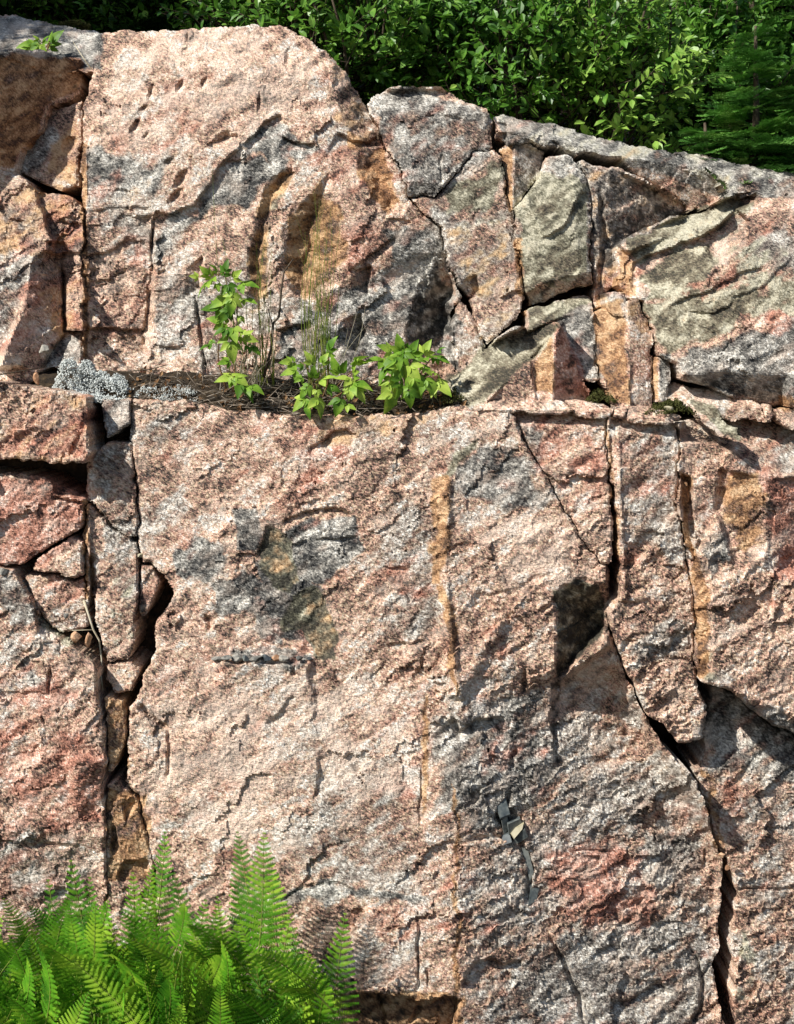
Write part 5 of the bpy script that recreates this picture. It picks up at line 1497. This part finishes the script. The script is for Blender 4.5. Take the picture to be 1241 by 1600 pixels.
def add_frond(root, base, tip, face, rng, k=None):
    z = (tip - base); L = z.length; z.normalize()
    y = -Vector(face); y = (y - z * y.dot(z)).normalized()
    x = y.cross(z)
    R3 = Matrix((x, y, z)).transposed()
    kk = rng.randrange(5) if k is None else k
    wx = rng.uniform(0.85, 1.2)
    M = Matrix.Translation(base - Vector(root.location)) @ R3.to_4x4() @ Matrix.Diagonal((L * 0.95 * wx, L * 0.95, L * 1.03, 1))
    o = link_mesh('frond', FRONDS[kk][0], root, M)
    link_mesh('stalk', FRONDS[kk][1], o)
    return o


fr = random.Random(77)
hero = [(90, 1372, -70, -0.15), (128, 1332, -45, -0.3), (150, 1365, -50, 0.1), (268, 1294, -60, 0.05), (240, 1345, -80, 0.2), (300, 1348, -60, 0.0), (328, 1395, -80, .4), (396, 1292, -60, 0.05), (437, 1342, -60, 0.15), (420, 1300, -110, 0.3), (548, 1424, -70, 0.4), (522, 1562, -130, 0.9),
        (0, 1436, -110, -0.3), (-25, 1400, -80, -0.4), (215, 1352, -90, 0.1), (180, 1390, -100, 0), (60, 1440, -140, -.3), (110, 1420, -120, 0), (465, 1440, -110, .5), (350, 1395, -100, .1), (375, 1370, -90, 0), (505, 1500, -130, .7)]
centres = [(-40, -190), (60, -230), (150, -160), (240, -250), (330, -170), (420, -220), (110, -330), (290, -360), (470, -150)]
FERN_LABELS = ['fern at the far left of the clump against the rock', 'fern with a single upright frond left of the crack', 'fern before the crack at the back of the clump', 'fern in the front middle of the clump',
               'fern with tall fronds leaning on the pink face at centre', 'fern under the tallest fronds at the right of the clump', 'low front fern at the lower left of the clump', 'low front fern at the bottom of the clump', 'fern at the right end reaching out over the pink face']
ferns = []
for (cu, cd), lab in zip(centres, FERN_LABELS):
    Fd = D0 + cd / PXM
    b = Vector(((cu - CU) / FPX * Fd, Fd * 0.9936 - 0.16, 0.0))
    r = empty('fern', b); tag(r, 'bright green ' + lab, 'fern', 'fern clump at the foot of the rock')
    ferns.append(r)
for (u, v, d, lean) in hero:
    tip = pw(u, v, d)
    r = min(ferns, key=lambda q: abs(q.location.x - (tip.x - lean * 0.25)) + 0.3 * abs(q.location.y - tip.y))
    base = Vector(r.location) + Vector((fr.uniform(-.04, .04), fr.uniform(-.04, .04), 0))
    base.x = tip.x - lean * 0.22 + fr.uniform(-.03, .03); base.z = max(0, tip.z - fr.uniform(0.33, 0.44)); base.y = min(3.2, tip.y + fr.uniform(-0.1, 0.05))
    add_frond(r, base, tip, Vector((-0.15, -1, 0.35)) + jitter(fr, 0.25), fr, fr.choice((0, 1, 3)))
for r in ferns:
    for k in range(16):
        az = fr.uniform(0, 2 * math.pi)
        out = fr.uniform(0.10, 0.40); h = fr.uniform(0.16, 0.46) * (1.15 - 0.7 * out)
        tip = Vector(r.location) + Vector((math.cos(az) * out, math.sin(az) * out * 0.8 - 0.06, h))
        tip.y = min(tip.y, 3.24); tip.x = min(tip.x, -0.16)
        fc = Vector((-0.35, -0.55, 1.0)) + jitter(fr, 0.55)
        add_frond(r, Vector(r.location) + jitter(fr, 0.05) + Vector((0, 0, 0.03)), tip, fc, fr, fr.choice((1, 2, 4, 3)))

for k in range(150):                                     # the mound's outer fronds, arching out all round
    u = fr.uniform(-70, 440); v = fr.uniform(1385, 1585) + 40 * (u > 330); d = fr.uniform(-330, -70)
    if u > 400 and v < 1450: v += 80
    tip = pw(u, v, d)
    r = min(ferns, key=lambda q: (q.location.x - tip.x) ** 2 + (q.location.y - tip.y) ** 2 + fr.uniform(0, 0.02))
    base = Vector(r.location) * 0.6 + Vector((tip.x + fr.uniform(-.2, .2), tip.y + fr.uniform(0.0, 0.15), 0)) * 0.4
    base.z = max(0.0, tip.z - fr.uniform(0.18, 0.34)); base.y = min(base.y, 3.22)
    base.x = tip.x + max(-.24, min(.24, base.x - tip.x + fr.uniform(-.18, .18))); base.y = tip.y + max(-.1, min(.2, base.y - tip.y))
    fc = Vector((-0.2, -1.0, 0.6)) + jitter(fr, 0.5)
    add_frond(r, base, tip, fc, fr, fr.choice((0, 1, 2, 4)))

# ------------------------------------------------------------------ hillside shrubs
LEAF_T = np.array([(0, 0, 0), (-.22, .3, .06), (0, .3, -.01), (.22, .3, .06), (-.24, .6, .05), (0, .6, -.03), (.24, .6, .05), (0, 1, -.10)], float)
LEAF_F = [(0, 2, 1), (0, 3, 2), (1, 2, 5, 4), (2, 3, 6, 5), (4, 5, 7), (5, 6, 7)]


def leaf_proto():
    me = bpy.data.meshes.new('leaf')
    me.from_pydata(LEAF_T.tolist(), [], LEAF_F); me.materials.append(M_LEAF)
    return me


SHRUB_LEAF = leaf_proto()


def shrub(label, base, height, rx, ry, n_twig, seed, leaf=0.041, n_parts=36, name='leafy_shrub'):
    rng = random.Random(seed)
    root = empty(name, base); tag(root, label, 'shrub', 'leafy shrubs behind the cliff top')
    acc = Acc(); mats = []
    stems = []
    for k in range(6):
        th = rng.uniform(0, 2 * math.pi)
        top = Vector((math.cos(th) * rx * rng.uniform(.3, .85), math.sin(th) * ry * rng.uniform(.3, .85), height * rng.uniform(0.65, 0.98)))
        pts = curve_pts((rng.uniform(-.05, .05), rng.uniform(-.05, .05), -0.05), top, jitter(rng, 0.08), 6)
        a2 = Acc(); v, f = tube(pts, 0.010, 0.003, 5); a2.add(v, f)
        o = link_mesh('stem', a2.mesh('stem', M_BARK), root)
        stems.append(pts)
    leaves = []
    for i in range(n_twig):
        # twig tips through the crown, more towards the shell
        while True:
            q = Vector((rng.uniform(-1, 1), rng.uniform(-1, 1), rng.uniform(-0.95, 1)))
            if 0.25 < q.length < 1.0: break
        bump = 0.85 + 0.5 * float(vnoise(np.array(q.x * 2 + seed), np.array(q.z * 2 - seed), 3))
        p = Vector((q.x * rx * bump, q.y * ry * bump, height * 0.5 + q.z * height * 0.52 * bump))
        out = Vector((q.x, q.y - 0.2, q.z * 0.5 + 0.55)).normalized()
        out = (out + jitter(rng, 0.5)).normalized()
        L = rng.uniform(0.06, 0.15)
        if i % 3 == 0:
            v, f = tube([p - out * L * 1.6 + jitter(rng, .02), p, p + out * L], 0.0022, 0.001, 3); acc.add(v, f)
        for k in range(rng.randint(5, 8)):
            t = rng.random()
            side = out.orthogonal().normalized(); side.rotate(Matrix.Rotation(rng.uniform(0, 6.28), 3, out))
            td = (side * 0.9 + out * 0.7).normalized()
            nm = Vector((-0.25, -0.45, 0.9)) + jitter(rng, 0.55)
            leaves.append((p + out * L * t, td, nm, leaf * rng.uniform(0.55, 1.2)))
    link_mesh('twigs', acc.mesh('twigs', M_BARK), root)['kind'] = 'stuff'
    order = sorted(range(len(leaves)), key=lambda i: leaves[i][0].y - 0.3 * leaves[i][0].z)
    front = set(rng.sample(order[:len(order) // 3], min(n_parts, len(order) // 3)))
    V = []; Fc = []
    for i, (p, td, nm, L) in enumerate(leaves):
        M = frame(td, nm)
        if i in front:
            link_mesh('leaf', SHRUB_LEAF, root, Matrix.Translation(p) @ M.to_4x4() @ Matrix.Scale(L, 4))
        else:
            A_ = (np.array(M) @ LEAF_T.T).T * L + np.array(p)
            o_ = len(V) * 8
            V.append(A_); Fc += [tuple(j + o_ for j in q) for q in LEAF_F]
    me = bpy.data.meshes.new('foliage'); me.from_pydata(np.concatenate(V).tolist(), [], Fc); me.materials.append(M_LEAF)
    link_mesh('foliage', me, root)['kind'] = 'stuff'
    return root


sh = [  # u, metres behind the edge, height, rx, label
    (430, 0.55, 0.55, 0.34, 'low shrub just behind the crown of the big upper block'),
    (545, 0.45, 0.62, 0.34, 'shrub filling the notch right of the crown'),
    (650, 0.55, 0.66, 0.36, 'shrub directly above the speckled grey block'),
    (760, 0.45, 0.66, 0.36, 'shrub above the left end of the long capstone'),
    (870, 0.40, 0.68, 0.36, 'shrub overhanging the long capstone with glossy leaves'),
    (950, 0.40, 0.62, 0.30, 'shrub above the right half of the long capstone'),
    (1045, 0.95, 0.6, 0.26, 'shrub left of the young fir with round leaves'),
    (500, 1.25, 0.85, 0.42, 'taller shrub in the second row behind the crown'),
    (640, 1.25, 0.92, 0.44, 'taller shrub in the second row above the grey block'),
    (780, 1.2, 0.92, 0.44, 'taller shrub in the second row above the capstone'),
    (910, 1.2, 0.95, 0.44, 'tallest sunlit shrub at the top of the hedge'),
    (1040, 1.3, 0.9, 0.42, 'taller shrub in the second row beside the firs'),
    (380, 1.3, 0.7, 0.36, 'sparse shrub at the left end of the hedge'),
    (700, 2.1, 1.1, 0.5, 'shrub high on the slope at the top centre of the picture'),
    (860, 2.2, 1.1, 0.5, 'shrub high on the slope right of the top centre'),
    (540, 2.1, 1.0, 0.48, 'shrub high on the slope left of the top centre'),
    (1125, 0.85, 0.75, 0.26, 'loose broad-leaved shrub standing among the firs'),
    (1225, 1.2, 1.0, 0.32, 'shrub in the top right corner behind the young fir'),
    (70, 1.15, 0.5, 0.34, 'shaded shrub behind the grey dome at the top left'),
    (240, 1.1, 0.45, 0.32, 'shaded shrub behind the left shoulder of the big upper block'),
]
for k, (u, bk, h, rx, lab) in enumerate(sh):
    shrub(lab, hp(u, bk), h, rx, rx * 0.9, 430 if bk < 1 else 330, 100 + k)

# ------------------------------------------------------------------ firs
def branch_mesh(name, seed, mat, sides=9):
    rng = random.Random(seed)
    acc = Acc()

    def needles(a, b, n, L):
        ax = (b - a).normalized()
        s = ax.cross(Vector((0, 0, 1))).normalized(); up = s.cross(ax)
        for i in range(n):
            p = a.lerp(b, (i + rng.random()) / n)
            th = rng.choice((-1, 1)) * rng.uniform(0.9, 1.6)
            dr = (s * math.sin(th) + up * (0.25 + rng.uniform(-.3, .45)) + ax * 0.65).normalized()
            ll = L * rng.uniform(0.7, 1.1)
            w = ax * (0.0055)
            acc.add([p - w, p + w, p + dr * ll + w * .5, p + dr * ll - w * .5], [(0, 1, 2, 3)])
    tip = Vector((0, 1, -0.06)); path = [Vector((0, 0, 0)), Vector((0, .5, .03)), tip]
    v, f = tube(path, 0.010, 0.003, 4); acc.add(v, f)
    needles(Vector((0, .25, .015)), tip, 60, 0.06)
    for k in range(sides):
        t = 0.22 + 0.7 * k / sides
        p = Vector((0, t, 0.03 * math.sin(t * 3)))
        for s in (-1, 1):
            L = (1 - t) * 0.55 + 0.09
            q = p + Vector((s * 0.72, 0.7, rng.uniform(-.08, .06))).normalized() * L * rng.uniform(.85, 1.1)
            v, f = tube([p, q], 0.004, 0.002, 3); acc.add(v, f)
            needles(p, q, int(26 + 130 * L), 0.052)
    return acc.mesh(name, mat)


FIRB = [branch_mesh('branch', s, M_NEEDLE) for s in (1, 2, 3)]
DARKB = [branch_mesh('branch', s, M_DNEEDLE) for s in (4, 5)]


def fir(label, base, height, spread, seed, protos, whorls=9, per=7, low=0.08, name='young_fir', cat='fir tree'):
    rng = random.Random(seed)
    root = empty(name, base); tag(root, label, cat, 'conifers on the slope')
    a = Acc(); v, f = tube([(0, 0, -.05), (0.01, 0, height * .5), (0, 0, height)], 0.012 + height * 0.012, 0.004, 7); a.add(v, f)
    link_mesh('trunk', a.mesh('trunk', M_BARK), root)
    for w in range(whorls):
        t = low + (1 - low) * w / whorls
        for k in range(per):
            th = rng.uniform(0, 6.28)
            L = spread * (1 - t) ** 0.8 * rng.uniform(0.75, 1.15) + 0.05
            M = Matrix.Translation((0, 0, height * (t + rng.uniform(-.02, .02)))) @ Matrix.Rotation(th, 4, 'Z') @ Matrix.Rotation(rng.uniform(-.25, .3), 4, 'X') @ Matrix.Rotation(rng.uniform(-.3, .3), 4, 'Y') @ Matrix.Scale(L, 4)
            link_mesh('branch', protos[rng.randrange(len(protos))], root, M)
    return root


fir('young fir with bright tips rising at the right edge above the capstone', hp(1172, 0.16), 0.55, 0.24, 1, FIRB, 10, 9)
fir('small fir seedling low over the capstone left of the young fir', hp(1098, 0.12), 0.24, 0.15, 2, FIRB, 7, 8)
fir('fir at the far right edge of the picture', hp(1255, 0.18), 0.42, 0.24, 3, FIRB, 8, 9)
fir('taller fir behind in the top right corner', hp(1160, 1.0), 1.15, 0.42, 4, FIRB, 13, 9)
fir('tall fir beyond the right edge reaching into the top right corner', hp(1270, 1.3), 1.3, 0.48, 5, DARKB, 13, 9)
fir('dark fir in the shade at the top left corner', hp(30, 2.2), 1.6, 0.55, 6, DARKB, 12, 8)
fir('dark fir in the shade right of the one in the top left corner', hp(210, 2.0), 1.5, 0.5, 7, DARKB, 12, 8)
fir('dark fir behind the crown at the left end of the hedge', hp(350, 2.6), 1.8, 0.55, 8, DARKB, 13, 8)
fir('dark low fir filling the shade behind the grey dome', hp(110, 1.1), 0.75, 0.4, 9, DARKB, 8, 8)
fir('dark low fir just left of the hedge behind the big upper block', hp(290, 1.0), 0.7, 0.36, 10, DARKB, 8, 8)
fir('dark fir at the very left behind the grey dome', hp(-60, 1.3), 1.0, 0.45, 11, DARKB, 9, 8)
fir('unseen tall spruce added left of the picture to shade the corner behind the dome', Vector((-2.75, 4.3, 2.5)), 4.6, 1.25, 12, DARKB, 20, 9, 0.12)  # out of view; added so its crown shades the top left
fir('second unseen tall spruce added farther left to shade the slope', Vector((-3.6, 5.4, 2.9)), 5.0, 1.3, 13, DARKB, 20, 9, 0.12)  # another shade tree added out of view
